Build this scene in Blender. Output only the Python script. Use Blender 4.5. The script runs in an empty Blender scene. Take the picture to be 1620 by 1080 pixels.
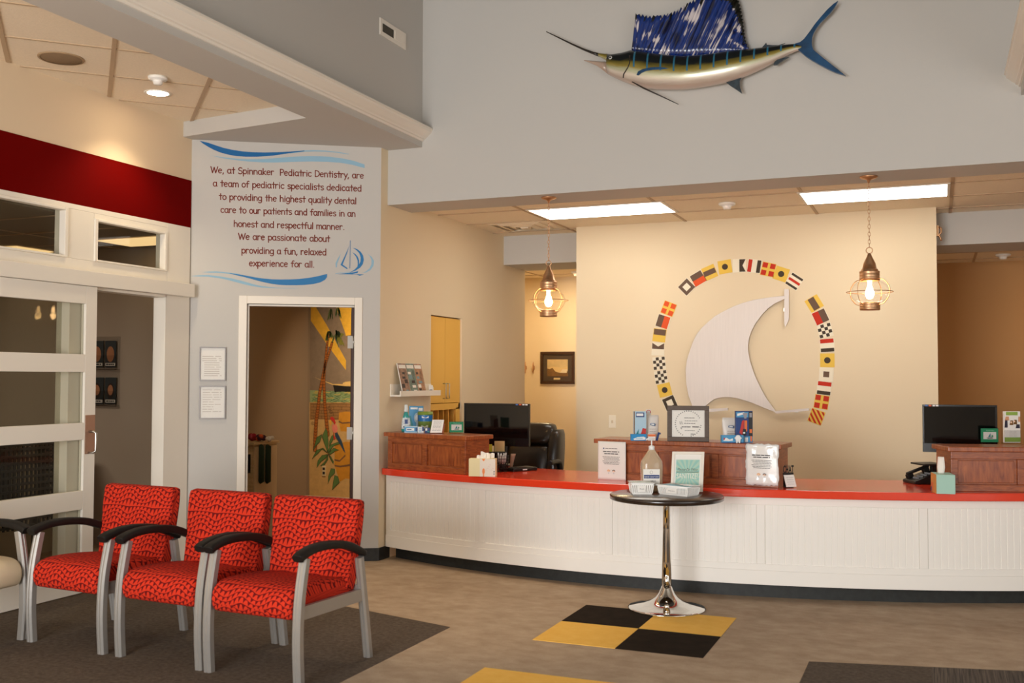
import bpy, bmesh, math, random
from mathutils import Vector, Matrix, Quaternion
random.seed(7)
C = bpy.context.scene.collection
PI = math.pi
def R(d): return math.radians(d)
V = Vector

# ------------------------------------------------------------------ camera
EYE = V((0, 0, 1.45)); FPX = 1630.21
YAW, PITCH, ROLL = R(22.382), R(2.008), R(0.181)
_fw = V((-math.sin(YAW)*math.cos(PITCH), math.cos(YAW)*math.cos(PITCH), math.sin(PITCH)))
_rt0 = V((math.cos(YAW), math.sin(YAW), 0)); _up0 = _rt0.cross(_fw)
_rt = _rt0*math.cos(ROLL) + _up0*math.sin(ROLL); _up = _up0*math.cos(ROLL) - _rt0*math.sin(ROLL)
cam = bpy.data.cameras.new('camera'); camo = bpy.data.objects.new('camera', cam); C.objects.link(camo)
cam.sensor_width = 36; cam.sensor_fit = 'HORIZONTAL'; cam.lens = FPX/1620*36
cam.clip_start = 0.05; cam.clip_end = 100
camo.matrix_world = Matrix(((_rt.x, _up.x, -_fw.x, EYE.x), (_rt.y, _up.y, -_fw.y, EYE.y), (_rt.z, _up.z, -_fw.z, EYE.z), (0, 0, 0, 1)))
cam.dof.use_dof = True; cam.dof.focus_distance = 7.9; cam.dof.aperture_fstop = 2.8
bpy.context.scene.camera = camo
vs = bpy.context.scene.view_settings
vs.view_transform = 'Standard'; vs.look = 'None'; vs.gamma = 1; vs.use_curve_mapping = False
vs.exposure = 0.0

# ------------------------------------------------------------------ world, daylight
W = bpy.data.worlds.new('sky'); bpy.context.scene.world = W; W.use_nodes = True
W.node_tree.nodes['Background'].inputs[0].default_value = (0.75, 0.85, 1.0, 1)
W.node_tree.nodes['Background'].inputs[1].default_value = 0.6
def area(name, loc, rot, sx, sy, power, col, spread=180):
    l = bpy.data.lights.new(name, 'AREA'); l.shape = 'RECTANGLE'; l.size = sx; l.size_y = sy
    l.energy = power; l.color = col; l.spread = R(spread)
    o = bpy.data.objects.new(name, l); C.objects.link(o); o.location = loc; o.rotation_euler = rot
    return o
DAY = (0.97, 0.985, 1.0); WARM = (1.0, 0.80, 0.55); SOFT = (1.0, 0.86, 0.68)
# daylight through the entrance windows behind the camera and in the right-hand wall
area('daylight_entrance', (-2.3, -3.35, 1.45), (R(90), 0, 0), 3.0, 2.5, 500, DAY)
area('daylight_side_window', (3.12, 2.4, 1.5), (R(90), 0, R(90)), 4.6, 2.1, 70, DAY)
# added fill light high in the tall middle hall, no such window seen
area('hall_fill_light', (-1.6, -3.35, 4.1), (R(90), 0, 0), 3.6, 1.4, 8, DAY)

# ------------------------------------------------------------------ picture rays -> points on real planes
def ray(x, y): return _rt*((x-810)/FPX) + _up*((540-y)/FPX) + _fw
def onz(x, y, z=0.0): d = ray(x, y); return EYE + d*((z-EYE.z)/d.z)
def ony(x, y, Y): d = ray(x, y); return EYE + d*(Y/d.y)
def onx(x, y, X): d = ray(x, y); return EYE + d*(X/d.x)

# ------------------------------------------------------------------ materials
def lin(c):
    return tuple(((v/255)/12.92 if v <= 10 else (((v/255)+0.055)/1.055)**2.4) for v in c)
MATS = {}
def mat(name, rgb, rough=0.6, metal=0.0, var=0.0, vscale=8, bump=0.0, bscale=200, spec=0.5, coat=0.0, stretch=None):
    if name in MATS: return MATS[name]
    m = bpy.data.materials.new(name); m.use_nodes = True; MATS[name] = m
    nt = m.node_tree; b = nt.nodes['Principled BSDF']
    col = lin(rgb) + (1,)
    b.inputs['Base Color'].default_value = col; b.inputs['Roughness'].default_value = rough
    b.inputs['Metallic'].default_value = metal; b.inputs['Specular IOR Level'].default_value = spec
    if coat: b.inputs['Coat Weight'].default_value = coat; b.inputs['Coat Roughness'].default_value = 0.12
    if var or bump:
        tc = nt.nodes.new('ShaderNodeTexCoord'); src = tc.outputs['Object']
        if stretch:
            mp = nt.nodes.new('ShaderNodeMapping'); mp.inputs['Scale'].default_value = stretch
            nt.links.new(src, mp.inputs[0]); src = mp.outputs[0]
    if var:
        n = nt.nodes.new('ShaderNodeTexNoise'); n.inputs['Scale'].default_value = vscale; n.inputs['Detail'].default_value = 6
        n.inputs['Roughness'].default_value = 0.65
        nt.links.new(src, n.inputs[0])
        r = nt.nodes.new('ShaderNodeValToRGB')
        r.color_ramp.elements[0].position = 0.3; r.color_ramp.elements[1].position = 0.7
        r.color_ramp.elements[0].color = tuple(max(0, v*(1-var)) for v in col[:3]) + (1,)
        r.color_ramp.elements[1].color = tuple(min(1, v*(1+var)) for v in col[:3]) + (1,)
        nt.links.new(n.outputs[0], r.inputs[0]); nt.links.new(r.outputs[0], b.inputs['Base Color'])
    if bump:
        n = nt.nodes.new('ShaderNodeTexNoise'); n.inputs['Scale'].default_value = bscale; n.inputs['Detail'].default_value = 3
        nt.links.new(src, n.inputs[0])
        bp = nt.nodes.new('ShaderNodeBump'); bp.inputs['Strength'].default_value = bump; bp.inputs['Distance'].default_value = 0.004
        nt.links.new(n.outputs[0], bp.inputs['Height']); nt.links.new(bp.outputs[0], b.inputs['Normal'])
    return m
def emit(name, rgb, strength):
    if name in MATS: return MATS[name]
    m = bpy.data.materials.new(name); m.use_nodes = True; MATS[name] = m
    b = m.node_tree.nodes['Principled BSDF']; b.inputs['Base Color'].default_value = (.8, .8, .8, 1)
    b.inputs['Emission Color'].default_value = lin(rgb)+(1,); b.inputs['Emission Strength'].default_value = strength
    return m
def glass(name, tint=(255, 255, 255), ior=1.45, rough=0.02):
    if name in MATS: return MATS[name]
    m = bpy.data.materials.new(name); m.use_nodes = True; MATS[name] = m; nt = m.node_tree; nt.nodes.clear()
    o = nt.nodes.new('ShaderNodeOutputMaterial'); mx = nt.nodes.new('ShaderNodeMixShader'); f = nt.nodes.new('ShaderNodeFresnel')
    f.inputs[0].default_value = ior
    t = nt.nodes.new('ShaderNodeBsdfTransparent'); t.inputs[0].default_value = lin(tint)+(1,)
    g = nt.nodes.new('ShaderNodeBsdfGlossy'); g.inputs['Roughness'].default_value = rough
    gm = nt.nodes.new('ShaderNodeNewGeometry'); iv = nt.nodes.new('ShaderNodeMath'); iv.operation = 'SUBTRACT'; iv.inputs[0].default_value = 1; nt.links.new(gm.outputs['Backfacing'], iv.inputs[1])
    ml = nt.nodes.new('ShaderNodeMath'); ml.operation = 'MULTIPLY'; nt.links.new(f.outputs[0], ml.inputs[0]); nt.links.new(iv.outputs[0], ml.inputs[1])
    nt.links.new(ml.outputs[0], mx.inputs[0]); nt.links.new(t.outputs[0], mx.inputs[1]); nt.links.new(g.outputs[0], mx.inputs[2])
    nt.links.new(mx.outputs[0], o.inputs[0]); return m

gray = mat('gray_wall_paint', (197, 193, 186), 0.85, bump=0.05, bscale=300)
cream = mat('cream_wall_paint', (230, 212, 180), 0.85, bump=0.05, bscale=300)
softwhite = mat('off_white_wall_paint', (226, 204, 172), 0.85, bump=0.05, bscale=300)
taupe = mat('taupe_wall_paint', (150, 128, 104), 0.9, bump=0.05, bscale=300)
officegray = mat('office_gray_paint', (178, 165, 152), 0.9)
white = mat('white_trim_paint', (238, 230, 216), 0.45)
white2 = mat('white_cabinet_paint', (244, 240, 232), 0.5)
redband = mat('dark_red_wall_paint', (104, 3, 1), 0.8, spec=.04)
acoustic = mat('acoustic_ceiling_tile', (246, 230, 204), 0.95, var=0.05, vscale=60, bump=0.3, bscale=120)
tbar = mat('ceiling_grid_metal', (192, 166, 134), 0.6)
black = mat('black_plastic', (22, 20, 18), 0.4)
satin = mat('satin_black_rubber', (22, 18, 14), 0.6, spec=.3)
gloss = mat('glossy_black_screen', (8, 8, 8), 0.06)
rubberbase = mat('black_rubber_base', (36, 38, 36), 0.55, var=0.35, vscale=25)
chrome = mat('chrome', (225, 222, 216), 0.06, 1.0)
silver = mat('silver_painted_metal', (170, 166, 160), 0.38, 0.55)
brass = mat('antique_brass', (214, 170, 130), 0.42, 1.0, var=0.15, vscale=30)
steel = mat('brushed_steel', (190, 186, 178), 0.3, 1.0)
paper = mat('white_paper', (238, 234, 226), 0.7)
ink = mat('gray_ink', (90, 86, 84), 0.8)
darkink = mat('dark_ink', (40, 36, 36), 0.8)
clear = glass('clear_glass'); pglass = glass('partition_glass', (240, 240, 236), 1.2)
acrylic = glass('clear_acrylic', (245, 245, 245), 1.3)

def wood_mat(name, c1, c2, stretch, rough=0.35, coat=0.25):
    m = bpy.data.materials.new(name); m.use_nodes = True; nt = m.node_tree; b = nt.nodes['Principled BSDF']
    tc = nt.nodes.new('ShaderNodeTexCoord'); mp = nt.nodes.new('ShaderNodeMapping'); mp.inputs['Scale'].default_value = stretch
    n = nt.nodes.new('ShaderNodeTexNoise'); n.inputs['Scale'].default_value = 6; n.inputs['Detail'].default_value = 8; n.inputs['Distortion'].default_value = 0.6
    r = nt.nodes.new('ShaderNodeValToRGB'); r.color_ramp.elements[0].position = 0.3; r.color_ramp.elements[1].position = 0.72
    r.color_ramp.elements[0].color = lin(c1)+(1,); r.color_ramp.elements[1].color = lin(c2)+(1,)
    nt.links.new(tc.outputs['Object'], mp.inputs[0]); nt.links.new(mp.outputs[0], n.inputs[0])
    nt.links.new(n.outputs[0], r.inputs[0]); nt.links.new(r.outputs[0], b.inputs['Base Color'])
    b.inputs['Roughness'].default_value = rough; b.inputs['Coat Weight'].default_value = coat; b.inputs['Coat Roughness'].default_value = 0.2
    return m
cherry = wood_mat('cherry_wood', (122, 54, 20), (172, 92, 42), (3, 3, 14))
cherryh = wood_mat('cherry_wood_rail', (126, 56, 21), (176, 94, 43), (9, 9, 1.6))
darktop = wood_mat('dark_walnut_laminate', (28, 20, 16), (52, 38, 30), (1, 9, 4), 0.22, 0.4)
maple = wood_mat('pale_maple', (176, 148, 104), (206, 178, 134), (2, 2, 9), 0.5, 0.1)
browndoor = mat('brown_door_veneer', (74, 44, 34), 0.5)

def carpet_mat(name, c1, c2, stretch, fine=900):
    m = bpy.data.materials.new(name); m.use_nodes = True; nt = m.node_tree; b = nt.nodes['Principled BSDF']
    tc = nt.nodes.new('ShaderNodeTexCoord'); mp = nt.nodes.new('ShaderNodeMapping'); mp.inputs['Scale'].default_value = stretch
    n = nt.nodes.new('ShaderNodeTexNoise'); n.inputs['Scale'].default_value = 1; n.inputs['Detail'].default_value = 9; n.inputs['Roughness'].default_value = 0.68
    n2 = nt.nodes.new('ShaderNodeTexNoise'); n2.inputs['Scale'].default_value = fine; n2.inputs['Detail'].default_value = 2
    ad = nt.nodes.new('ShaderNodeMath'); ad.operation = 'MULTIPLY_ADD'; ad.inputs[1].default_value = 0.7; 
    sb = nt.nodes.new('ShaderNodeMath'); sb.operation = 'SUBTRACT'; sb.inputs[1].default_value = 0.35
    r = nt.nodes.new('ShaderNodeValToRGB'); r.color_ramp.elements[0].position = 0.28; r.color_ramp.elements[1].position = 0.72
    r.color_ramp.elements[0].color = lin(c1)+(1,); r.color_ramp.elements[1].color = lin(c2)+(1,)
    L = nt.links.new
    L(tc.outputs['Object'], mp.inputs[0]); L(mp.outputs[0], n.inputs[0]); L(tc.outputs['Object'], n2.inputs[0])
    L(n2.outputs[0], ad.inputs[0]); L(n.outputs[0], ad.inputs[2]); L(ad.outputs[0], sb.inputs[0]); L(sb.outputs[0], r.inputs[0])
    L(r.outputs[0], b.inputs['Base Color']); b.inputs['Roughness'].default_value = 0.98; b.inputs['Specular IOR Level'].default_value = 0.1
    bp = nt.nodes.new('ShaderNodeBump'); bp.inputs['Strength'].default_value = 0.5; bp.inputs['Distance'].default_value = 0.004
    L(n2.outputs[0], bp.inputs['Height']); L(bp.outputs[0], b.inputs['Normal'])
    return m
carpet = carpet_mat('taupe_carpet', (164, 142, 119), (192, 172, 148), (6, 9, 1), 260)
darkcarpet = carpet_mat('dark_brown_carpet', (76, 66, 58), (112, 100, 88), (40, 40, 1), 420)
yellowcarpet = carpet_mat('yellow_carpet', (244, 190, 88), (252, 204, 106), (12, 12, 1), 420)
blackcarpet = carpet_mat('black_carpet', (34, 26, 18), (48, 38, 28), (12, 12, 1), 420)

# ------------------------------------------------------------------ mesh builder
class MB:
    def __init__(s): s.v = []; s.f = []; s.mi = []; s.sm = []; s.uv = []; s.M = Matrix()
    def face(s, idx, m=0, sm=False, uv=None): s.f.append(tuple(idx)); s.mi.append(m); s.sm.append(sm); s.uv.append(uv)
    def add(s, pts):
        i = len(s.v); s.v += [s.M @ V(p) for p in pts]; return i
    def box(s, lo, hi, m=0):
        x0, y0, z0 = lo; x1, y1, z1 = hi
        i = s.add([(x0,y0,z0),(x1,y0,z0),(x1,y1,z0),(x0,y1,z0),(x0,y0,z1),(x1,y0,z1),(x1,y1,z1),(x0,y1,z1)])
        for q in ((0,3,2,1),(4,5,6,7),(0,1,5,4),(1,2,6,5),(2,3,7,6),(3,0,4,7)): s.face([i+k for k in q], m)
        return s
    def cbox(s, c, sz, m=0):
        return s.box([c[k]-sz[k]/2 for k in range(3)], [c[k]+sz[k]/2 for k in range(3)], m)
    def bar(s, a, b, w, h, up=(0,0,1), m=0):
        a, b = V(a), V(b); d = (b-a).normalized(); r = d.cross(V(up)).normalized(); u = r.cross(d)
        P = []
        for p in (a, b): P += [p-r*w/2-u*h/2, p+r*w/2-u*h/2, p+r*w/2+u*h/2, p-r*w/2+u*h/2]
        i = s.add(P)
        for q in ((3,2,1,0),(4,5,6,7),(0,1,5,4),(1,2,6,5),(2,3,7,6),(3,0,4,7)): s.face([i+k for k in q], m)
        return s
    def loft(s, rings, m=0, caps=True, sm=True, uvs=None, closed=True):
        n = len(rings[0]); ids = [s.add(r) for r in rings]
        for a in range(len(rings)-1):
            for k in range(n if closed else n-1):
                k2 = (k+1) % n
                uv = None
                if uvs: uv = [uvs(a, k), uvs(a, k+1), uvs(a+1, k+1), uvs(a+1, k)]
                s.face([ids[a]+k, ids[a]+k2, ids[a+1]+k2, ids[a+1]+k], m, sm, uv)
        if caps:
            s.face([ids[0]+k for k in reversed(range(n))], m, False, [uvs(0, k) for k in reversed(range(n))] if uvs else None)
            s.face([ids[-1]+k for k in range(n)], m, False, [uvs(len(rings)-1, k) for k in range(n)] if uvs else None)
        return s
    def lathe(s, prof, c=(0,0,0), seg=32, m=0, sm=True, caps=True):
        rings = [[(c[0]+r*math.cos(2*PI*k/seg), c[1]+r*math.sin(2*PI*k/seg), c[2]+z) for k in range(seg)] for r, z in prof]
        return s.loft(rings, m, caps, sm)
    def tube(s, path, r, seg=8, m=0, caps=True, closed=False, flat=1.0):
        path = [V(p) for p in path]; n = len(path); rings = []
        prev = None
        for i, p in enumerate(path):
            if closed: d = path[(i+1) % n]-path[i-1]
            else: d = path[min(i+1, n-1)]-path[max(i-1, 0)]
            d.normalize()
            if prev is None:
                ref = V((0,0,1)) if abs(d.z) < 0.9 else V((1,0,0)); u = d.cross(ref).normalized()
            else: u = (prev - d*prev.dot(d)).normalized()
            prev = u; w = d.cross(u); rr = r[i] if isinstance(r, (list, tuple)) else r
            rings.append([p+u*rr*math.cos(2*PI*k/seg)+w*rr*flat*math.sin(2*PI*k/seg) for k in range(seg)])
        if closed: rings.append(rings[0]); caps = False
        return s.loft(rings, m, caps, True)
    def prism(s, F, pts, c0, c1, m=0):          # polygon in frame F between heights c0 (back) and c1 (front)
        area = sum(pts[i-1][0]*pts[i][1]-pts[i][0]*pts[i-1][1] for i in range(len(pts)))
        if area < 0: pts = pts[::-1]
        n = len(pts); a = s.add([F.p(x, y, c0) for x, y in pts]); b = s.add([F.p(x, y, c1) for x, y in pts])
        s.face([b+k for k in range(n)], m); s.face([a+k for k in reversed(range(n))], m)
        for k in range(n):
            k2 = (k+1) % n; s.face([a+k, a+k2, b+k2, b+k], m)
        return s
    def sheet(s, F, pts, c, m=0):               # a painted area: a face lying on frame F
        area = sum(pts[i-1][0]*pts[i][1]-pts[i][0]*pts[i-1][1] for i in range(len(pts)))
        if area < 0: pts = pts[::-1]
        b = s.add([F.p(x, y, c) for x, y in pts]); s.face([b+k for k in range(len(pts))], m); return s
    def fbox(s, F, a0, b0, a1, b1, c0, c1, m=0):
        return s.prism(F, [(a0,b0),(a1,b0),(a1,b1),(a0,b1)], c0, c1, m)
    def ribbon(s, F, pts, w, c, m=0):           # flat stroke with round ends
        pts = [V((p[0], p[1])) for p in pts]
        q = [pts[0]]
        for p in pts[1:]:
            if (p-q[-1]).length > 1e-6: q.append(p)
        pts = q
        if len(pts) == 1: pts.append(pts[0]+V((0.0005, 0)))
        L, Rr = [], []
        for i, p in enumerate(pts):
            d = pts[min(i+1, len(pts)-1)]-pts[max(i-1, 0)]; d.normalize(); nrm = V((-d.y, d.x))
            ww = w[i] if isinstance(w, (list, tuple)) else w
            L.append(p+nrm*ww/2); Rr.append(p-nrm*ww/2)
        i0 = s.add([F.p(p.x, p.y, c) for p in L]); i1 = s.add([F.p(p.x, p.y, c) for p in Rr])
        for k in range(len(pts)-1): s.face([i1+k, i1+k+1, i0+k+1, i0+k], m)
        for e, sg in ((0, -1), (len(pts)-1, 1)):
            ww = w[e] if isinstance(w, (list, tuple)) else w
            if ww < 0.003: continue
            d = (pts[1]-pts[0]) if e == 0 else (pts[-1]-pts[-2]); a0 = math.atan2(d.y, d.x)
            a = [a0+sg*PI/2 - sg*PI*t/5 if sg > 0 else a0+PI/2+PI*t/5 for t in range(6)]
            if sg > 0: a = a[::-1]
            j = s.add([F.p(pts[e].x+ww/2*math.cos(t), pts[e].y+ww/2*math.sin(t), c) for t in a]); s.face(range(j, j+6), m)
        return s
    def build(s, name, mats, parent=None, bevel=0.0, seg=2, sub=0):
        if not isinstance(mats, (list, tuple)): mats = [mats]
        if parent is None:
            lo = [min(v[k] for v in s.v) for k in range(3)]; hi = [max(v[k] for v in s.v) for k in range(3)]
            M = Matrix.Translation(((lo[0]+hi[0])/2, (lo[1]+hi[1])/2, lo[2]))
        else: M = XF[parent.name]
        inv = M.inverted()
        me = bpy.data.meshes.new(name); me.from_pydata([inv @ v for v in s.v], [], s.f)
        for m in mats: me.materials.append(m)
        me.polygons.foreach_set('material_index', s.mi); me.polygons.foreach_set('use_smooth', s.sm)
        if any(u for u in s.uv):
            ul = me.uv_layers.new(name='UVMap'); k = 0
            for f, u in zip(s.f, s.uv):
                for j in range(len(f)):
                    if u: ul.data[k].uv = u[j]
                    k += 1
        me.update()
        o = bpy.data.objects.new(name, me); C.objects.link(o)
        if parent is not None: o.parent = parent; XF[o.name] = M
        else: o.matrix_world = M; XF[o.name] = M
        if bevel:
            b = o.modifiers.new('bevel', 'BEVEL'); b.width = bevel; b.segments = seg; b.limit_method = 'ANGLE'; b.angle_limit = R(40)
        if sub:
            b = o.modifiers.new('sub', 'SUBSURF'); b.levels = sub; b.render_levels = sub
        return o
XF = {}
def tag(o, label, cat, group=None, kind=None):
    if label: o['label'] = label
    if cat: o['category'] = cat
    if group: o['group'] = group
    if kind: o['kind'] = kind
    return o
def thing(name, label, cat, loc=(0,0,0), rz=0.0, group=None):
    o = bpy.data.objects.new(name, None); C.objects.link(o); o.empty_display_size = 0.1
    o.location = loc; o.rotation_euler = (0, 0, rz)
    XF[o.name] = Matrix.Translation(loc) @ Matrix.Rotation(rz, 4, 'Z')
    return tag(o, label, cat, group)
def struct(mb, name, mats, parent=None, bevel=0.0):
    o = mb.build(name, mats, parent, bevel)
    if parent is None: o['kind'] = 'structure'
    return o
def dup(root, loc, rz, label, group=None):
    def cp(o, par):
        c = o.copy(); C.objects.link(c); XF[c.name] = XF[o.name]
        if par is not None: c.parent = par
        for ch in [x for x in C.objects if x.parent == o]: cp(ch, c)
        return c
    r = cp(root, None); r.location = loc; r.rotation_euler = (0, 0, rz); r['label'] = label
    if group: r['group'] = group
    return r
class Fr:
    def __init__(s, o, u, v=(0,0,1)): s.o = V(o); s.u = V(u).normalized(); s.v = V(v).normalized(); s.n = s.u.cross(s.v)
    def p(s, a, b, c=0.0): return s.o + s.u*a + s.v*b + s.n*c
    def px(s, x, y, c=0.0):
        d = ray(x, y); t = (s.o + s.n*c - EYE).dot(s.n)/d.dot(s.n); P = EYE + d*t - s.o
        return (P.dot(s.u), P.dot(s.v))
    def pxs(s, pts, c=0.0): return [s.px(x, y, c) for x, y in pts]
def crop(pts, ox, oy, sc): return [(ox+x/sc, oy+y/sc) for x, y in pts]
def arc(cx, cy, rx, ry, a0, a1, n=10): return [(cx+rx*math.cos(R(a0+(a1-a0)*i/n)), cy+ry*math.sin(R(a0+(a1-a0)*i/n))) for i in range(n+1)]

def type_text(mb, F, txt, a0, b0, a1, h, c, m=0, shear=0.0, bold=0.0):     # block lettering fitted between a0..a1, cap height h
    cu = bpy.data.curves.new('t', 'FONT'); cu.body = txt; cu.size = 1.0; cu.resolution_u = 2; cu.shear = shear; cu.offset = bold
    o = bpy.data.objects.new('t', cu); C.objects.link(o)
    me = bpy.data.meshes.new_from_object(o.evaluated_get(bpy.context.evaluated_depsgraph_get()))
    xs = [v.co.x for v in me.vertices]; x0, x1 = min(xs), max(xs); ks = (a1-a0)/(x1-x0); kh = h/0.69
    i = mb.add([F.p(a0+(v.co.x-x0)*ks, b0+v.co.y*kh, c) for v in me.vertices])
    for p in me.polygons: mb.face([i+k for k in p.vertices], m)
    bpy.data.objects.remove(o); bpy.data.curves.remove(cu); bpy.data.meshes.remove(me)
def greek(mb, F, a0, a1, b, h, c, m=0, words=5):                  # one line of print too small to read
    x = a0
    while x < a1-0.002:
        w = min(a1-x, (a1-a0)/words*random.uniform(0.6, 1.2)); mb.sheet(F, [(x, b), (x+w*0.86, b), (x+w*0.86, b+h), (x, b+h)], c, m); x += w

# hand-lettering strokes: width, polylines (cap height 1)
G = {
 'a': (.70, [arc(.29,.34,.25,.33,55,330,12), [(.53,.66),(.53,.2),(.6,.0)]]),
 'b': (.66, [[(.07,1.02),(.07,0)], arc(.31,.33,.25,.33,150,-150,14)]),
 'c': (.62, [arc(.31,.34,.26,.33,45,315,12)]),
 'd': (.70, [arc(.29,.33,.25,.32,50,320,12), [(.53,1.02),(.54,0)]]),
 'e': (.66, [[(.06,.36),(.3,.38),(.54,.42)]+arc(.3,.34,.25,.33,20,315,12)]),
 'f': (.54, [arc(.36,.8,.17,.2,50,180,6)+[(.2,0)], [(.02,.6),(.44,.62)]]),
 'g': (.68, [arc(.29,.34,.25,.32,50,330,12), [(.53,.66),(.54,-.05)]+arc(.3,-.1,.24,.22,10,-150,7)]),
 'h': (.68, [[(.07,1.02),(.07,0)], arc(.3,.4,.22,.26,165,0,7)+[(.53,0)]]),
 'i': (.3, [[(.12,.66),(.12,0)], [(.12,.92),(.13,.9)]]),
 'k': (.62, [[(.07,1.02),(.07,0)], [(.48,.62),(.09,.3)],[(.09,.3),(.54,0)]]),
 'l': (.28, [[(.12,1.02),(.12,0)]]),
 'm': (.94, [[(.06,.66),(.07,0)], arc(.26,.42,.19,.24,165,0,6)+[(.45,0)], arc(.64,.42,.19,.24,165,0,6)+[(.84,0)]]),
 'n': (.68, [[(.06,.66),(.07,0)], arc(.3,.4,.23,.26,165,0,7)+[(.54,0)]]),
 'o': (.66, [arc(.31,.34,.26,.33,90,450,16)]),
 'p': (.66, [[(.06,.66),(.08,-.36)], arc(.32,.34,.25,.32,150,-150,14)]),
 'q': (.68, [arc(.29,.34,.25,.32,50,320,12), [(.53,.66),(.54,-.36)]]),
 'r': (.54, [[(.06,.66),(.07,0)], arc(.3,.36,.23,.3,160,55,5)]),
 's': (.56, [arc(.28,.51,.2,.16,35,240,7)+arc(.26,.17,.21,.17,75,-145,8)]),
 't': (.52, [[(.24,.98),(.25,0)], [(.02,.64),(.47,.65)]]),
 'u': (.66, [[(.06,.66),(.06,.3)]+arc(.28,.25,.22,.25,180,330,7)+[(.52,.3)], [(.52,.66),(.54,0)]]),
 'v': (.58, [[(.03,.66),(.27,0)],[(.27,0),(.52,.66)]]),
 'x': (.6, [[(.05,.66),(.53,0)], [(.53,.66),(.03,0)]]),
 'y': (.58, [[(.04,.66),(.28,.1)], [(.54,.66),(.12,-.36)]]),
 'W': (1.12, [[(.02,1),(.27,0)],[(.27,0),(.52,.9)],[(.52,.9),(.76,0)],[(.76,0),(1.06,1)]]),
 'S': (.74, [arc(.37,.76,.28,.24,35,250,8)+arc(.33,.26,.3,.26,80,-150,9)]),
 'P': (.66, [[(.08,1),(.09,0)], [(.08,.98)]+arc(.28,.72,.3,.27,80,-90,8)+[(.09,.45)]]),
 'D': (.82, [[(.08,1),(.09,0)], [(.08,1)]+arc(.2,.5,.52,.5,80,-80,12)+[(.09,0)]]),
 ',': (.3, [[(.14,.06),(.06,-.18)]]), '.': (.3, [[(.12,.03),(.14,.03)]]), ' ': (.42, []),
}
def stroke_text(mb, F, txt, a0, b0, a1, b1, h, w, c, m=0):
    tot = sum(G[ch][0] for ch in txt)-.1; k = (a1-a0)/tot; x = 0
    for ch in txt:
        for pl in G[ch][1]:
            pts = [(a0+(x+px)*k, b0+(b1-b0)*(x+px)/tot+py*h) for px, py in pl]
            mb.ribbon(F, pts, w, c, m)
        x += G[ch][0]

# ================================================================== the setting
XL, XV, XR, XE = -5.33, -3.79, 0.52, 3.2        # left wall, hall wall left / right, right wall
YF, YB = 7.30, -3.5                             # wall of the fish, entrance wall
TA, TB = V((-5.33, 6.40, 0)), V((-4.10, 7.19, 0))   # ends of the angled wall with the lettering
XW = -4.10                                      # side wall of the reception
ZC, ZS, ZL = 2.90, 3.29, 3.407                  # reception ceiling, soffit, left ceiling
YN = 9.365                                      # reception back wall
FT = Fr(TA, TB-TA); FB = Fr((0, YN, 0), (1, 0, 0)); FF = Fr((0, YF, 0), (1, 0, 0)); FLW = Fr((XL, 0, 0), (0, 1, 0)); FWW = Fr((XW, 0, 0), (0, 1, 0))
LT = (TB-TA).length

# floor and carpet inlays
b = MB(); b.box((-10, -4, -0.1), (4.5, 14, 0)); floor = struct(b, 'floor', carpet)
def inlay(pts, m, label):
    b = MB(); F = Fr((0,0,0), (1,0,0), (0,1,0)); b.prism(F, pts, 0.0, 0.0025); o = b.build('carpet_tile', m, floor); o['label'] = label
S = 0.474; x0, y0 = -2.083, 5.37
inlay([(x0,y0+S),(x0+S,y0+S),(x0+S,y0+2*S),(x0,y0+2*S)], blackcarpet, 'black carpet tile at the back left of the checker')
inlay([(x0,y0),(x0+S,y0),(x0+S,y0+S),(x0,y0+S)], yellowcarpet, 'yellow carpet tile at the front left of the checker')
inlay([(x0+S,y0),(x0+2*S,y0),(x0+2*S,y0+S),(x0+S,y0+S)], blackcarpet, 'black carpet tile at the front right of the checker')
inlay([(x0+S,y0+S),(x0+2*S,y0+S),(x0+2*S,y0+2*S+.015),(x0+S,y0+2*S+.015)], yellowcarpet, 'yellow carpet tile under the cafe table foot')
inlay([(-2.104,3.82),(-1.155,3.82),(-1.155,4.765),(-2.104,4.765)], yellowcarpet, 'yellow carpet tile at the bottom edge')
inlay([(-5.27,5.93),(-3.49,5.68),(-2.628,5.45),(-2.648,2.2),(-5.27,2.2)], darkcarpet, 'dark brown carpet under the chairs')
inlay([(-.619,5.515),(-.036,5.652),(-.036,3.4),(-.619,3.4)], darkcarpet, 'dark brown carpet edge of the walk-off mat')
ribbed = wood_mat('ribbed_mat', (40, 34, 30), (112, 98, 84), (22, .4, 1), 0.98, 0)
inlay([(-.036,5.652),(1.6,6.04),(1.6,3.4),(-.036,3.4)], ribbed, 'ribbed brown walk-off mat')

# fish wall with the beam over the counter
b = MB(); b.box((XW, YF, 2.844), (XE, 7.71, 5.2)); struct(b, 'wall_front', gray)
# angled wall with its door opening (a = 0.431 .. 1.2604, 2.02 high)
DA, DBb, DH = 0.431, 1.2604, 2.02; TH = 0.11
b = MB()
b.fbox(FT, -0.0, 0, DA, DH, -TH, 0); b.fbox(FT, DBb, 0, LT, DH, -TH, 0); b.fbox(FT, 0, DH, LT, ZL+.2, -TH, 0)
struct(b, 'wall_angled', gray)
# reception side wall with the cupboard niche; the niche is open to the room
n0, n1 = 8.088, 8.727
b = MB(); b.box((XW-.12, 7.19, 0), (XW, n0, ZS)); b.box((XW-.12, n1, 0), (XW, 10.2, ZC+.3)); b.box((XW-.12, n0, 2.0), (XW, n1, ZC+.3)); b.box((XW-.5, n0-.05, 0), (XW-.46, n1+.05, 2.1))
struct(b, 'wall_reception_side', cream)
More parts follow.
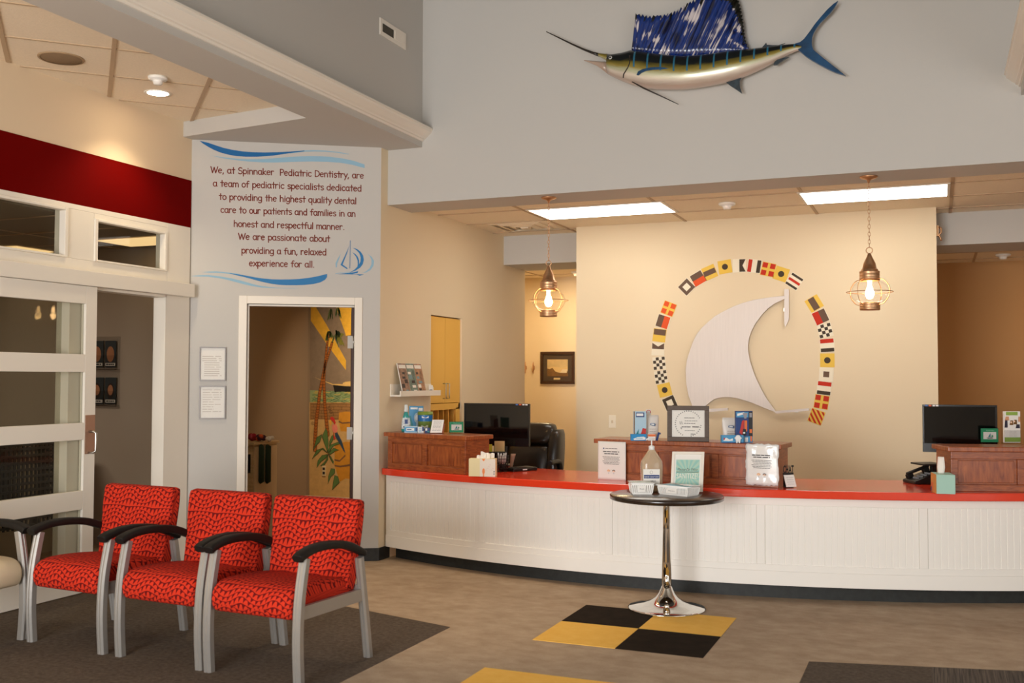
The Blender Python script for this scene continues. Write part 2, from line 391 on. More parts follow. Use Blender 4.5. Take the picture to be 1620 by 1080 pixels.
# reception back wall block and the hallway behind
b = MB(); b.box((-3.19, YN, 0), (0.012, 9.9, ZC)); struct(b, 'wall_back', cream)
b = MB(); b.box((-4.22, 9.725, 2.606), (-3.19, 10.35, ZC)); b.box((0.012, 9.725, 2.617), (XE, 10.35, ZC)); struct(b, 'wall_header', gray)
b = MB(); b.box((-5.0, 11.85, 0), (-1.5, 11.97, 2.9)); struct(b, 'wall_hallway', cream)
b = MB(); b.box((-1.5, 11.85, 0), (XE+.6, 11.97, 2.9)); struct(b, 'wall_hallway', mat('tan_hallway_wall', (196, 150, 98), .85))  # right stretch of the hallway wall, in a darker tan than the left
b = MB(); b.box((-5.0, 10.2, 0), (-4.10, 10.32, 2.9)); b.box((-5.0, 10.32, 0), (-4.88, 11.85, 2.9)); struct(b, 'wall_hallway_side', cream)
# left wall above the glazing, upper hall walls, outer walls
b = MB(); b.box((XL-.12, YB, 2.60), (XL, 6.40, ZL+.2)); b.box((XL-.12, YB, 0), (XL, 4.35, 2.6)); struct(b, 'wall_left', softwhite)
b = MB(); b.box((XV-.02, YB, ZS), (XV, YF, 5.2)); b.box((XR, YB, 3.27), (XR+.02, YF, 5.2)); struct(b, 'wall_hall_upper', gray)
b = MB(); b.box((XL-.12, YB-.12, 0), (XE, YB, 5.2)); struct(b, 'wall_entrance', gray)
b = MB(); b.box((XE, YB-.12, 0), (XE+.12, 12, 3.6)); struct(b, 'wall_right', gray)
# painted red stripe
b = MB(); b.box((XL, YB, 2.597), (XL+.006, 6.395, 2.967)); struct(b, 'trim_1', redband)

# ceilings
b = MB(); b.box((XL-.1, YB, 5.2), (XE, YF+.4, 5.3)); struct(b, 'ceiling', mat('dark_hall_ceiling', (104, 96, 86), .9))
b = MB(); b.box((-4.22, 7.71, ZC), (XE, 9.9, ZC+.06)); cr = struct(b, 'ceiling', acoustic)
b = MB(); b.box((-4.88, 10.35, 2.68), (XE, 11.85, 2.74)); ch = struct(b, 'ceiling', acoustic)
b = MB(); b.box((XL, YB, ZL), (-4.1, 6.5, ZL+.06)); cl = struct(b, 'ceiling', acoustic)
b = MB(); b.box((XR+.02, YB, 3.27), (XE, YF, 3.33)); struct(b, 'ceiling', gray)
# dropped soffit: long strip along the hall and the corner in front of the lettering wall
b = MB(); b.box((-4.125, YB, ZS), (XV-.02, YF, ZL+.16)); 
F0 = Fr((0,0,0), (1,0,0), (0,1,0)); b.prism(F0, [(XL,6.30),(-4.125,6.16),(-4.125,YF),(-4.3,YF),(XL,6.5)], ZS, ZL+.1)
struct(b, 'ceiling', gray)
# suspended ceiling grids
b = MB()
for y in (8.215, 8.83, 9.44):
    b.box((-4.1, y-.012, ZC-.006), (-3.19 if y > YN else XE, y+.012, ZC))
    if y > YN: b.box((0.012, y-.012, ZC-.006), (XE, y+.012, ZC))
for x in (-3.29, -2.125, -0.955, 0.125, 1.34): b.box((x-.012, 7.71, ZC-.006), (x+.012, YN if -3.19 < x < .01 else 9.725, ZC))
b.build('ceiling_grid', tbar, cr)
b = MB()
for y in (10.9, 11.5): b.box((-4.88, y-.012, 2.675), (XE, y+.012, 2.68))
for x in (-4.4, -3.2, 0.37, 1.6): b.box((x-.012, 10.35, 2.675), (x+.012, 11.85, 2.68))
b.build('ceiling_grid', tbar, ch)
def clip45(k, kind):     # grid lines of the left ceiling run at 45 degrees
    P = []
    for x in (XL, -4.13):
        y = (k - x) if kind == 0 else (k + x)
        P.append(V((x, y, ZL-.003)))
    return P
b = MB()
for i in range(-9, 5):
    p, q = clip45(0.20+0.848*i, 0)
    if max(p.y, q.y) < 6.42: b.bar(p, q, .026, .008)
    elif min(p.y, q.y) < 6.2: 
        t = (6.2-q.y)/(p.y-q.y); b.bar(q+(p-q)*t, q, .026, .008)
for i in range(-9, 5):
    p, q = clip45(10.10+0.85*i, 1)
    if max(p.y, q.y) < 6.2: b.bar(p, q, .016, .006)
    elif min(p.y, q.y) < 6.2:
        t = (6.2-p.y)/(q.y-p.y); b.bar(p, p+(q-p)*t, .016, .006)
b.build('ceiling_grid', tbar, cl)

# crown mouldings of the tall hall
prof = [(0, 3.335), (.012, 3.335), (.016, 3.349), (.03, 3.352), (.034, 3.362), (.05, 3.372), (.072, 3.392), (.084, 3.402), (.088, 3.418), (.096, 3.421), (.096, 3.433), (0, 3.433)]
b = MB(); b.loft([[(XV+o, y, z) for o, z in prof] for y in (YB, YF)], 0, True, False); struct(b, 'trim_2', white)
b = MB(); b.loft([[(XR-o, y, z-.01) for o, z in prof] for y in (YB, YF)], 0, True, False); struct(b, 'trim_3', white)

# entrance window, made-up clerestory and side window behind and beside the camera (frames round the daylight)
for n, (lo, hi, ax) in enumerate((((-3.8, YB, .2), (-.8, YB+.1, 2.7), 0), ((-3.4, YB, 3.4), (.2, YB+.1, 4.8), 0), ((XE-.1, .1, .45), (XE, 4.7, 2.55), 1))):
    b = MB(); t_ = .09
    if ax == 0:
        b.box((lo[0]-t_, lo[1], lo[2]-t_), (lo[0], hi[1], hi[2]+t_)); b.box((hi[0], lo[1], lo[2]-t_), (hi[0]+t_, hi[1], hi[2]+t_)); b.box((lo[0], lo[1], lo[2]-t_), (hi[0], hi[1], lo[2])); b.box((lo[0], lo[1], hi[2]), (hi[0], hi[1], hi[2]+t_))
    else:
        b.box((lo[0], lo[1]-t_, lo[2]-t_), (hi[0], lo[1], hi[2]+t_)); b.box((lo[0], hi[1], lo[2]-t_), (hi[0], hi[1]+t_, hi[2]+t_)); b.box((lo[0], lo[1], lo[2]-t_), (hi[0], hi[1], lo[2])); b.box((lo[0], lo[1], hi[2]), (hi[0], hi[1], hi[2]+t_))
    struct(b, 'window_%d' % (n+4), white)
# baseboards
b = MB(); b.fbox(FT, DBb+.075, 0, LT+.006, .1, 0, .008); b.box((XW, 7.19, 0), (XW+.008, 7.36, .1)); struct(b, 'baseboard_angled', rubberbase)
b = MB(); b.box((-3.19, YN-.008, 0), (.012, YN, .1)); struct(b, 'baseboard_back', rubberbase)

# door frame in the angled wall and the open brown door behind it
b = MB()
for c0, c1, w in ((-TH-.012, .012, .0), ):
    b.fbox(FT, DA-.062, 0, DA, DH+.062, c0, c1); b.fbox(FT, DBb, 0, DBb+.062, DH+.062, c0, c1); b.fbox(FT, DA, DH, DBb, DH+.062, c0, c1)
b.fbox(FT, DA, 0, DA+.016, DH, -.06, -.02); b.fbox(FT, DA, DH-.016, DBb, DH, -.06, -.02)
struct(b, 'trim_4', white, bevel=.004)
FD = Fr(FT.p(DBb-.012, 0, -TH-.012), -FT.n.copy())       # leaf swings back into the playroom
FD = Fr(FT.p(DBb-.020, 0, -TH-.002), (-FT.n) + FT.u*0.02)
b = MB(); b.fbox(FD, 0, .01, .80, DH-.01, -.0, .045); door = struct(b, 'door_1', browndoor)
for z in (1.73, 1.0, .25):
    b = MB(); b.fbox(FT, DBb-.05, z-.05, DBb-.004, z+.05, -TH-.0005, -TH+.0045); b.tube([FT.p(DBb-.003, z-.05, -TH+.006), FT.p(DBb-.003, z+.05, -TH+.006)], .006)
    b.build('hinge', steel, door)

# ------------------------------------------------------------------ glazed left wall
b = MB()                                                  # fixed frame: posts, head, mullions
X0, X1 = XL-.10, XL+.012
b.box((X0, 6.115, 0), (X1, 6.385, 2.06)); b.box((X0, 6.13, 2.06), (X1, 6.385, 2.6))      # right post
b.box((X0, 5.195, 0), (X1, 5.325, 2.06))                                                  # post behind the sliding door
b.box((X0, 4.35, 0), (X1, 4.48, 2.6))
b.box((X0, 4.48, 2.04), (X1, 6.13, 2.235)); b.box((X0, 4.48, 2.565), (X1, 6.13, 2.6)); b.box((X0, 5.165, 2.235), (X1, 5.40, 2.565)); 
b.box((X0, 5.40, 2.53), (X1, 6.13, 2.565))
b.box((X0, 4.48, 0), (X1, 5.195, .12))
struct(b, 'trim_5', white, bevel=.003)
b = MB()                                                  # mouldings round the two transom panes
for (y0, y1, z0, z1) in ((4.48, 5.165, 2.235, 2.565), (5.40, 6.12, 2.235, 2.53)):
    t = .028
    b.box((XL-.03, y0, z0), (X1+.012, y0+t, z1)); b.box((XL-.03, y1-t, z0), (X1+.012, y1, z1)); b.box((XL-.03, y0+t, z0), (X1+.012, y1-t, z0+t*.5)); b.box((XL-.03, y0+t, z1-t*.7), (X1+.012, y1-t, z1))
struct(b, 'trim_6', white, bevel=.004)
for n, (y0, y1, z0, z1) in enumerate(((4.48, 5.165, 2.235, 2.565), (5.40, 6.12, 2.235, 2.53), (4.48, 5.195, .12, 2.04))):
    b = MB(); b.box((XL-.058, y0, z0), (XL-.052, y1, z1)); struct(b, 'window_%d' % (n+1), pglass)
b = MB(); b.box((X1, YB, 2.057), (X1+.065, 6.365, 2.157)); struct(b, 'trim_7', white, bevel=.004)   # track cover
# sliding barn door
XD0, XD1 = -5.308, -5.268
b = MB(); ya, yb = 4.50, 5.39
def rail(z0, z1): b.box((XD0, ya+.1, z0), (XD1, yb-.1, z1))
b.box((XD0, ya, .012), (XD1, ya+.1, 2.055)); b.box((XD0, yb-.1, .012), (XD1, yb, 2.055))
for z0, z1 in ((.012, .215), (.565, .69), (1.027, 1.14), (1.478, 1.597), (1.935, 2.055)): rail(z0, z1)
slide = struct(b, 'door_2', white, bevel=.003)
for z0, z1 in ((.215, .565), (.69, 1.027), (1.14, 1.478), (1.597, 1.935)):
    b = MB(); b.box((XD0+.017, ya+.1, z0), (XD0+.022, yb-.1, z1)); b.build('glass_pane', pglass, slide)
b = MB(); b.box((XD1, 5.30, .93), (XD1+.003, 5.385, 1.19)); pp = b.build('push_plate', mat('bronze_plate', (176, 140, 118), .35, .6), slide)
b = MB(); zz = 1.06; p = [(XD1, 5.325, zz+.075), (XD1+.045, 5.325, zz+.075), (XD1+.055, 5.325, zz+.065), (XD1+.055, 5.325, zz-.065), (XD1+.045, 5.325, zz-.075), (XD1, 5.325, zz-.075)]
b = MB(); b.tube([(XD1+.0, 5.335, 1.08), (XD1+.04, 5.335, 1.08), (XD1+.052, 5.345, 1.07), (XD1+.052, 5.345, .95), (XD1+.04, 5.335, .94), (XD1, 5.335, .94)], .008); b.build('handle', steel, slide)

# ------------------------------------------------------------------ office behind the glazing
YO = 6.90; ZO = 2.55
b = MB(); b.box((-9.2, YO, 0), (XL-.13, YO+.1, ZO)); wos = struct(b, 'wall_office_side', officegray)
b = MB(); b.box((-9.3, 1.5, 0), (-9.2, YO+.1, ZO)); b.box((-9.3, 1.4, 0), (XL-.12, 1.5, ZO)); struct(b, 'wall_office_back', mat('brown_wall_paint', (112, 92, 72), .9))
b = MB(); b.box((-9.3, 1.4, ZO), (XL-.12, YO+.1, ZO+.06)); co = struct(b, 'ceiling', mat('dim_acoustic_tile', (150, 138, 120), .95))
b = MB()
for y in (2.9, 3.5, 4.1, 4.7, 5.3, 5.9, 6.5): b.box((-9.2, y-.01, ZO-.005), (XL-.13, y+.01, ZO))
for x in (-8.9, -7.7, -6.5): b.box((x-.01, 1.5, ZO-.005), (x+.01, YO, ZO))
b.build('ceiling_grid', tbar, co)
tro = emit('office_ceiling_panel', (255, 214, 150), 1.1)  # glowing panels laid on the office ceiling behind the transom panes
for k, pts in enumerate((((154,379),(266,371.5),(266,384.5),(207,388)), ((-60,392),(26,388),(85,397),(40,401)))):
    b = MB(); q = [onz(x, y, ZO) for x, y in pts]; b.prism(F0, [(p.x, p.y) for p in q], ZO-.012, ZO-.006); o = b.build('ceiling_troffer', tro)
    tag(o, ('bright panel on the office ceiling behind the right transom pane', 'bright panel on the office ceiling behind the left transom pane')[k], 'light')

area('playroom_fill_lamp', (-6.3, 8.4, 2.5), (0, 0, 0), .4, .4, 7, WARM)  # added fill for the toy kitchen, no fixture seen there
area('office_fill_lamp', (-7.6, 4.2, 2.5), (0, 0, 0), 1.2, .6, 46, SOFT)  # added fill that brightens the office
# brochure holder on the office wall
FO = Fr((0, YO, 0), (1, 0, 0))
t = thing('brochure_holder', 'clear acrylic brochure holder on the gray office wall beside the sliding door', 'brochure holder', ony(165, 660, YO))
b = MB(); q0 = FO.px(140, 645); q1 = FO.px(191, 532); b.fbox(FO, q0[0], q0[1], q1[0], q1[1], 0.002, .006); 
for (ya, yb) in ((585, 562), (642, 618)):
    z0 = FO.px(165, ya)[1]; z1 = FO.px(165, yb)[1]; b.fbox(FO, q0[0], z0, q1[0], z0+.006, .006, .05); b.fbox(FO, q0[0], z0, q1[0], z1, .046, .05)
b.build('acrylic_rack', acrylic, t)
bl = ['dark teal brochure with a portrait, upper left in the office rack', 'dark teal brochure with a portrait, upper right in the office rack', 'teal brochure with a figure, lower left in the office rack', 'teal brochure with a figure, lower right in the office rack']
skin = mat('print_skin', (176, 120, 84), .7); teal = mat('dark_teal_print', (26, 38, 44), .5); hairm = mat('dark_hair_print', (44, 28, 20), .7)
k = 0
for (ya, yb) in ((581, 539), (639, 597)):
    for (xa, xb) in ((142, 164), (166, 184)):
        a0, z0 = FO.px(xa, ya, .012); a1, z1 = FO.px(xb, yb, .012); w, h = a1-a0, z1-z0
        b = MB(); b.fbox(FO, a0, z0, a1, z1, .010, .014, 0)
        b.sheet(FO, arc((a0+a1)/2, z0+h*.5, w*.34, h*.3, 0, 340, 14), .0146, 2 if k > 1 else 1)
        b.sheet(FO, arc((a0+a1)/2, z0+h*.53, w*.24, h*.2, 0, 340, 14), .0152, 1)
        b.sheet(FO, [(a0+w*.05, z0+h*.06), (a1-w*.05, z0+h*.06), (a1-w*.05, z0+h*.17), (a0+w*.05, z0+h*.17)], .0146, 3)
        greek(b, FO, a0+w*.12, a1-w*.12, z0+h*.09, h*.05, .0152, 0, 3)
        tag(b.build('brochure', [teal, skin, hairm, paper]), bl[k], 'brochure', 'brochures in the office rack'); k += 1
# things seen through the sliding door
t = thing('office_counter', 'low office counter with a brown top behind the sliding door', 'counter', (-6.9, 4.6, 0))
b = MB(); b.box((-7.4, 4.3, 0), (-6.8, 6.6, .84)); b.build('base', mat('beige_cabinet', (170, 150, 124), .7), t)
b = MB(); b.box((-7.42, 4.28, .84), (-6.76, 6.62, .88)); b.build('worktop', mat('brown_laminate', (120, 74, 50), .5), t)
wick = mat('dark_wire', (62, 56, 50), .5)
t = thing('wire_basket', 'dark woven wire basket standing behind the sliding door glass', 'basket', (-5.9, 5.3, 0))
b = MB()
for i in range(13): 
    for (p, q) in (((-6.1+.4*i/12, 4.97), 0), ((-6.1+.4*i/12, 5.67), 0)): b.box((p[0]-.006, p[1]-.006, .42), (p[0]+.006, p[1]+.006, .98))
for i in range(20):
    for xx in (-6.1, -5.7): b.box((xx-.006, 4.97+.7*i/19-.006, .42), (xx+.006, 4.97+.7*i/19+.006, .98))
for i in range(12):
    z = .44+.52*i/11
    b.box((-6.11, 4.96, z-.008), (-5.69, 4.98, z+.008)); b.box((-6.11, 5.66, z-.008), (-5.69, 5.68, z+.008)); b.box((-6.11, 4.96, z-.008), (-6.09, 5.68, z+.008)); b.box((-5.71, 4.96, z-.008), (-5.69, 5.68, z+.008))
b.build('weave', wick, t)
b = MB(); b.box((-6.13, 4.94, .98), (-6.08, 5.70, 1.01)); b.box((-5.72, 4.94, .98), (-5.67, 5.70, 1.01)); b.box((-6.08, 4.94, .98), (-5.72, 4.99, 1.01)); b.box((-6.08, 5.65, .98), (-5.72, 5.70, 1.01)); b.build('rim', wick, t)
for x in (-6.1, -5.7):
    for y in (4.97, 5.67): b = MB(); b.box((x-.015, y-.015, 0), (x+.015, y+.015, .42)); b.build('leg', wick, t)

# ------------------------------------------------------------------ playroom behind the angled wall
YM = 10.8; XM = -7.17
b = MB(); b.box((XM-.1, 7.05, 0), (XM, YM, 2.7)); struct(b, 'wall_playroom_left', taupe)
b = MB(); b.box((XM-.1, YM, 0), (-5.0, YM+.1, 2.7)); b.box((-5.05, 10.2, 0), (-5.0, YM, 2.7)); b.box((-5.05, 10.2, 0), (-4.22, 10.2-.02, 2.7)); wm = struct(b, 'wall_playroom_back', taupe)
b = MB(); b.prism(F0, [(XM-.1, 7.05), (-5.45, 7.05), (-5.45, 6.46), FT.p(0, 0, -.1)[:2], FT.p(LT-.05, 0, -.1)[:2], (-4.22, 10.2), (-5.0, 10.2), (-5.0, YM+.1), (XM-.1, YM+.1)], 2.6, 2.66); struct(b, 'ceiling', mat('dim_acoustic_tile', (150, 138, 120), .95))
area('mural_fill_light', (-5.7, 9.6, 2.5), (R(50), 0, 0), .4, .4, 34, WARM, 120)  # added light aimed at the mural to brighten it, no fixture seen
FM = Fr((0, YM, 0), (1, 0, 0))
mur = thing('wall_mural', 'painted beach mural with palm trees, a parrot and barrels on the playroom wall', 'mural', ony(520, 790, YM))
mc = {k: mat('mural_'+k, v, .8, var=.12, vscale=14) for k, v in dict(sky=(136,116,96), sand=(206,166,104), sea=(150,168,116), seadark=(48,96,70), brick=(160,116,66), brickline=(84,56,34), ray=(226,172,52), trunk=(176,98,32), bark=(84,44,16), frond=(132,124,34), frond2=(74,92,54), hull=(22,18,16), spar=(226,186,112), leaf=(92,122,62), leafdark=(38,54,30), barrel=(206,140,38), hoop=(120,84,56), red=(206,52,44), pink=(226,130,112), wing=(40,66,88), beak=(232,176,60)).items()}
def paint(name, polys, mats, src=None, c=.002):
    b = MB()
    for k, (m, pts) in enumerate(polys):
        p = crop(pts, *src) if src else pts
        b.sheet(FM, FM.pxs(p), c+k*.0003, m)
    return b.build(name, mats, mur)
xl, xr = 490.5, 572
paint('painted_ground', [(0, [(xl,440),(xr,440),(xr,640),(xl,640)]), (2, [(xl,617),(xr,620),(xr,637),(xl,637)]), (1, [(xl-1,636),(xr,636),(xr,800),(xl-1,798)]),
   (3, [(xl,637),(xr,637),(xr,664),(520,664),(508,662),(xl,664)])], [mc['sky'], mc['sand'], mc['sea'], mc['brick']], c=.0012)
c1 = (480, 480, 6.75); c2 = (480, 620, 6.0)
b = MB()
for i in range(11):
    y = 619+i*1.7
    x = 491+random.uniform(0, 8)
    while x < 560:
        L = random.uniform(6, 16); pts = [(x+L*j/5, y+.7*math.sin(j*1.7+i)) for j in range(6)]
        b.ribbon(FM, FM.pxs(pts), .005, .0028, random.choice((0, 0, 1, 2))); x += L*random.uniform(.8, 1.6)
for i in range(6):
    y = 639+i*4.6
    b.ribbon(FM, FM.pxs([(492, y), (510, y+.6), (530, y-.3), (560, y+.3)]), .004, .003, 3)
    for j in range(5): b.ribbon(FM, FM.pxs([(496+j*13+(i % 2)*6, y), (496+j*13+(i % 2)*6, y+4.4)]), .004, .003, 3)
for (cx, cy) in ((495, 669), (521, 645), (524, 651)):
    b.ribbon(FM, FM.pxs([(cx+3.4*(1-a/14)*math.cos(a*.9), cy+3.4*(1-a/14)*math.sin(a*.9)) for a in range(13)]), .005, .003, 3)
b.build('painted_waves', [mc['seadark'], mc['leaf'], mc['ray'], mc['brickline']], mur)
paint('painted_sunray', [(0, [(80,-40),(95,-40),(130,30),(250,230),(455,605),(455,712),(235,410),(80,182)]), (0, [(330,-40),(455,-40),(700,300),(455,345),(440,290),(365,90)])], mc['ray'], c1, .0024)
# ship
paint('painted_ship', [(0, [(318,868),(460,885),(600,890),(600,945),(400,940),(335,948)]), (1, [(105,782),(315,858),(460,860),(600,862),(600,886),(440,880),(310,868)]), (1, [(420,850),(450,835),(600,820),(600,870),(430,868)])], [mc['hull'], mc['spar']], c1, .0034)
# palms
def trunk(p, w0, w1):
    b = MB(); P = FM.pxs(crop(p, *c1)); n = len(P)
    b.ribbon(FM, P, [w0+(w1-w0)*i/(n-1)+.012 for i in range(n)], .0040, 1); b.ribbon(FM, P, [w0+(w1-w0)*i/(n-1) for i in range(n)], .0044, 0)
    for i in range(n-1):
        for k in range(5):
            t = k/5; x = P[i][0]+(P[i+1][0]-P[i][0])*t; z = P[i][1]+(P[i+1][1]-P[i][1])*t; w = w0+(w1-w0)*(i+t)/(n-1)
            b.ribbon(FM, [(x-w*.45, z), (x, z-w*.2), (x+w*.45, z)], .006, .0048, 1)
    return b.build('painted_palm_trunk', [mc['trunk'], mc['bark']], mur)
trunk([(310,415),(270,540),(235,650),(205,800),(175,960),(160,1100),(140,1240),(130,1400),(125,1560)], .022, .046)
trunk([(272,335),(250,470),(233,640),(222,800),(225,960),(230,1080),(245,1230),(262,1400)], .016, .042)
def frond(cx, cy, tips, m0, m1):
    b = MB()
    for (tx, ty, wd) in tips:
        mx, my = (cx+tx)/2, min(cy, ty)-abs(tx-cx)*.28-10
        top = [(cx, cy), (mx, my), (tx, ty)]; pts = []
        for i in range(9):
            t = i/8; x = cx*(1-t)**2+2*mx*t*(1-t)+tx*t*t; y = cy*(1-t)**2+2*my*t*(1-t)+ty*t*t; pts.append((x, y))
        low = [(x+random.uniform(-2, 2), y+wd*math.sin(PI*min(1, i/8*1.05))*random.uniform(.7, 1.15)+4) for i, (x, y) in enumerate(pts)]
        b.sheet(FM, FM.pxs(crop(pts+low[::-1], *c1)), .0052+.0002*random.random(), 0)
        for i in range(1, 8): b.ribbon(FM, FM.pxs(crop([pts[i], (pts[i][0]*.9+low[i][0]*.1, low[i][1])], *c1)), .006, .0058, 1)
    return b.build('painted_palm_crown', [m0, m1], mur)
frond(275,300, [(235,400,70),(320,360,60),(250,330,90),(300,330,80)], mc['frond'], mc['frond2'])
frond(340,340, [(445,460,75),(440,330,60),(380,480,60),(305,430,50),(375,300,90)], mc['frond'], mc['frond2'])
frond(365,300, [(345,290,60),(400,330,70)], mc['frond2'], mc['leafdark'])
frond(300,60, [(255,200,70),(320,170,70),(285,140,90)], mc['frond'], mc['frond2'])
frond(370,50, [(410,160,80),(340,130,70),(395,90,90)], mc['frond'], mc['frond2'])
# barrels, plant, parrot
paint('painted_barrel', [(0, [(340,195),(400,185),(520,190),(520,380),(355,372),(335,260)]), (0, [(300,500),(400,470),(520,480),(520,830),(400,820),(350,850),(330,800),(295,690)]), (1, [(335,285),(370,300),(520,290),(520,275),(370,288),(337,270)]), (1, [(297,650),(345,662),(400,610),(400,590),(345,645),(297,635)]), (1, [(300,705),(350,715),(520,690),(520,670),(350,698),(298,690)])], [mc['barrel'], mc['hoop']], c2, .0032)
b = MB()
def leaf(pts):
    b.sheet(FM, FM.pxs(crop(pts, *c2)), .0062+.0003*random.random(), 0); b.ribbon(FM, FM.pxs(crop(pts+pts[:1], *c2)), .005, .0068, 1)
leaf([(235,570),(200,480),(180,420),(215,345),(230,370),(240,480)]); leaf([(235,580),(180,540),(120,600),(85,635),(130,550),(190,530)]); leaf([(235,590),(180,600),(140,650),(128,720),(170,660),(220,620)])
leaf([(235,590),(215,650),(165,700),(200,690),(235,640)]); leaf([(240,590),(260,630),(285,680),(290,660),(262,610)]); leaf([(240,580),(290,530),(340,550),(300,560),(262,590)])
leaf([(235,560),(260,500),(345,470),(350,490),(290,510),(240,575)]); leaf([(180,400),(130,430),(95,560),(120,510),(160,470)]); leaf([(250,470),(270,420),(290,400),(285,450),(245,520)])
leaf([(265,725),(300,730),(300,770),(265,800),(235,870),(240,800)]); leaf([(300,790),(330,800),(345,860),(310,890),(275,930),(285,860)])
b.build('painted_plant', [mc['leaf'], mc['leafdark']], mur)
paint('painted_parrot', [(3, [(300,340),(340,410),(370,470),(402,580),(385,560),(335,470),(305,420)]), (0, [(255,245),(275,232),(295,245),(310,290),(300,310),(285,280),(262,262)]), (1, [(278,310),(315,305),(330,345),(318,385),(290,385),(275,350)]), (2, [(250,270),(265,262),(272,290),(262,318),(252,300)]), (0, [(285,380),(310,440),(298,455),(290,430)])], [mc['red'], mc['pink'], mc['beak'], mc['wing']], c2, .0072)
# wall outlet
t = thing('wall_outlet', 'ivory electrical outlet low on the painted mural wall', 'outlet', ony(513, 752, YM))
b = MB(); q = FM.pxs(crop([(182,795),(215,698)], *c2)); b.fbox(FM, q[0][0], q[0][1], q[1][0], q[1][1], .006, .012); b.build('plate', mat('ivory_plastic', (226, 204, 160), .5), t)
x = (q[0][0]+q[1][0])/2
for z in (.3, .7): b = MB(); b.cbox((x, YM-.0135, q[0][1]+(q[1][1]-q[0][1])*z), (.03, .003, .03)); b.build('socket', darkink, t)
# toy kitchen
t = thing('toy_kitchen', 'wooden toy kitchen cupboard with dark green fabric handle covers in the playroom', 'toy kitchen', (-6.97, 9.8, 0))
XK = -6.784; FK = Fr((XK, 0, 0), (0, 1, 0)); yk0 = FK.px(400, 740)[0]; yk1 = FK.px(437, 740)[0]
b = MB(); b.box((XM+.01, yk0, .04), (XK, yk1, .72)); b.build('body', maple, t)
b = MB(); b.box((XM+.005, yk0-.02, .72), (XK+.025, yk1+.02, .745)); b.build('top', maple, t)
b = MB(); b.fbox(FK, yk0+.012, .05, yk1-.01, .70, 0, .016); d = b.build('door', mat('gray_beige_door', (196, 172, 138), .6), t)
for xx in (413.5, 424):
    a, z1 = FK.px(xx, 706, .03); z0 = FK.px(xx, 761, .03)[1]
    b = MB(); b.tube([FK.p(a, z1+.014, .016), FK.p(a, z1, .034), FK.p(a, z0, .034), FK.p(a, z0-.012, .016)], [.016, .032, .034, .018], 10); b.build('handle_cover', mat('dark_green_felt', (34, 48, 26), .95), d)
FK2 = Fr((0, yk0, 0), (1, 0, 0))
b = MB(); b.fbox(FK2, XM+.02, .05, XK-.01, .40, 0, .014); b.build('drawer_front', maple, t)
b = MB(); b.fbox(FK2, XM+.04, .42, XK-.03, .62, 0, .008); b.build('oven_window', mat('dark_window', (16, 14, 12), .2), t)
FKT = Fr((0, yk0+.2, 0), (1, 0, 0))
def plush(name, label, x, z, r, m, m2, n):
    b = MB()
    for i in range(n):
        a = random.uniform(0, 2*PI); rr = r*random.uniform(.45, .7)
        c = V((x+r*.6*math.cos(a), yk0+.2+r*.4*math.sin(a), z+rr+random.uniform(0, r*.5)))
        prof = [(rr*math.sin(PI*j/8), rr*(-math.cos(PI*j/8))) for j in range(9)]
        b.lathe(prof, c, 10, random.choice((0, 0, 1)), True, False)
    return tag(b.build(name, [m, m2]), label, 'toy')
for nm, lb, xx, r, m, m2 in (('plush_toy', 'red and pink plush toy on the left of the toy kitchen top', 399, .052, mat('plush_red', (150, 24, 36), .95), mat('plush_pink', (176, 70, 80), .95)), ('plush_toy', 'purple and orange plush toy in the middle of the toy kitchen top', 413, .05, mat('plush_purple', (70, 30, 44), .95), mat('plush_orange', (190, 80, 40), .95)), ('plush_toy', 'white toy cow with dark spots on the toy kitchen top', 427, .045, mat('plush_white', (226, 214, 200), .95), mat('plush_black', (40, 24, 24), .95))):
    plush(nm, lb, FKT.px(xx, 690)[0], .745, r*.98, m, m2, 9)

# ================================================================== lettering on the angled wall
brick = mat('brown_red_lettering', (126, 52, 36), .8)
blue1 = mat('deep_blue_paint', (8, 98, 158), .7); blue2 = mat('mid_blue_paint', (46, 122, 178), .7); blue3 = mat('pale_blue_paint', (146, 184, 204), .8)
lines = [("We, at Spinnaker  Pediatric Dentistry, are", (333.4,269.5), (575,285.8)), ("a team of pediatric specialists dedicated", (337,291.3), (571.5,305.8)),
 ("to providing the highest quality dental", (346.5,312.2), (563.3,326)), ("care to our patients and families in an", (349,334), (562,344.8)),
 ("honest and respectful manner.", (369.8,356.5), (544.5,365.3)), ("We are passionate about", (377,377.3), (521.4,383.6)),
 ("providing a fun, relaxed", (382,399.3), (516,404.7)), ("experience for all.", (394,420), (497,423.6))]
let = thing('wall_lettering', 'brown handwritten welcome text painted on the gray angled wall above the doorway', 'lettering', FT.p(.7, 2.3))
zs = []
for i, (tx, p0, p1) in enumerate(lines):
    a0, b0 = FT.px(*p0); a1, b1 = FT.px(*p1); bm = (b0+b1)/2
    b = MB(); stroke_text(b, FT, tx, a0, bm, a1, bm, .0485, .0078, .0015); b.build('text_line', brick, let)
def deco(name, label, cat, polys, mats, ox, oy, sc, strokes=()):
    t = thing(name, label, cat, FT.p(*FT.px(ox+150, oy+60)))
    for k, (pn, m, pts) in enumerate(polys):
        b = MB(); b.sheet(FT, FT.pxs(crop(pts, ox, oy, sc)), .0012+.0003*k); b.build(pn, mats[m], t)
    for pn, m, pts, w in strokes:
        b = MB(); b.ribbon(FT, FT.pxs(crop(pts, ox, oy, sc)), w, .0026); b.build(pn, mats[m], t)
    return t
BL = [blue1, blue2, blue3]
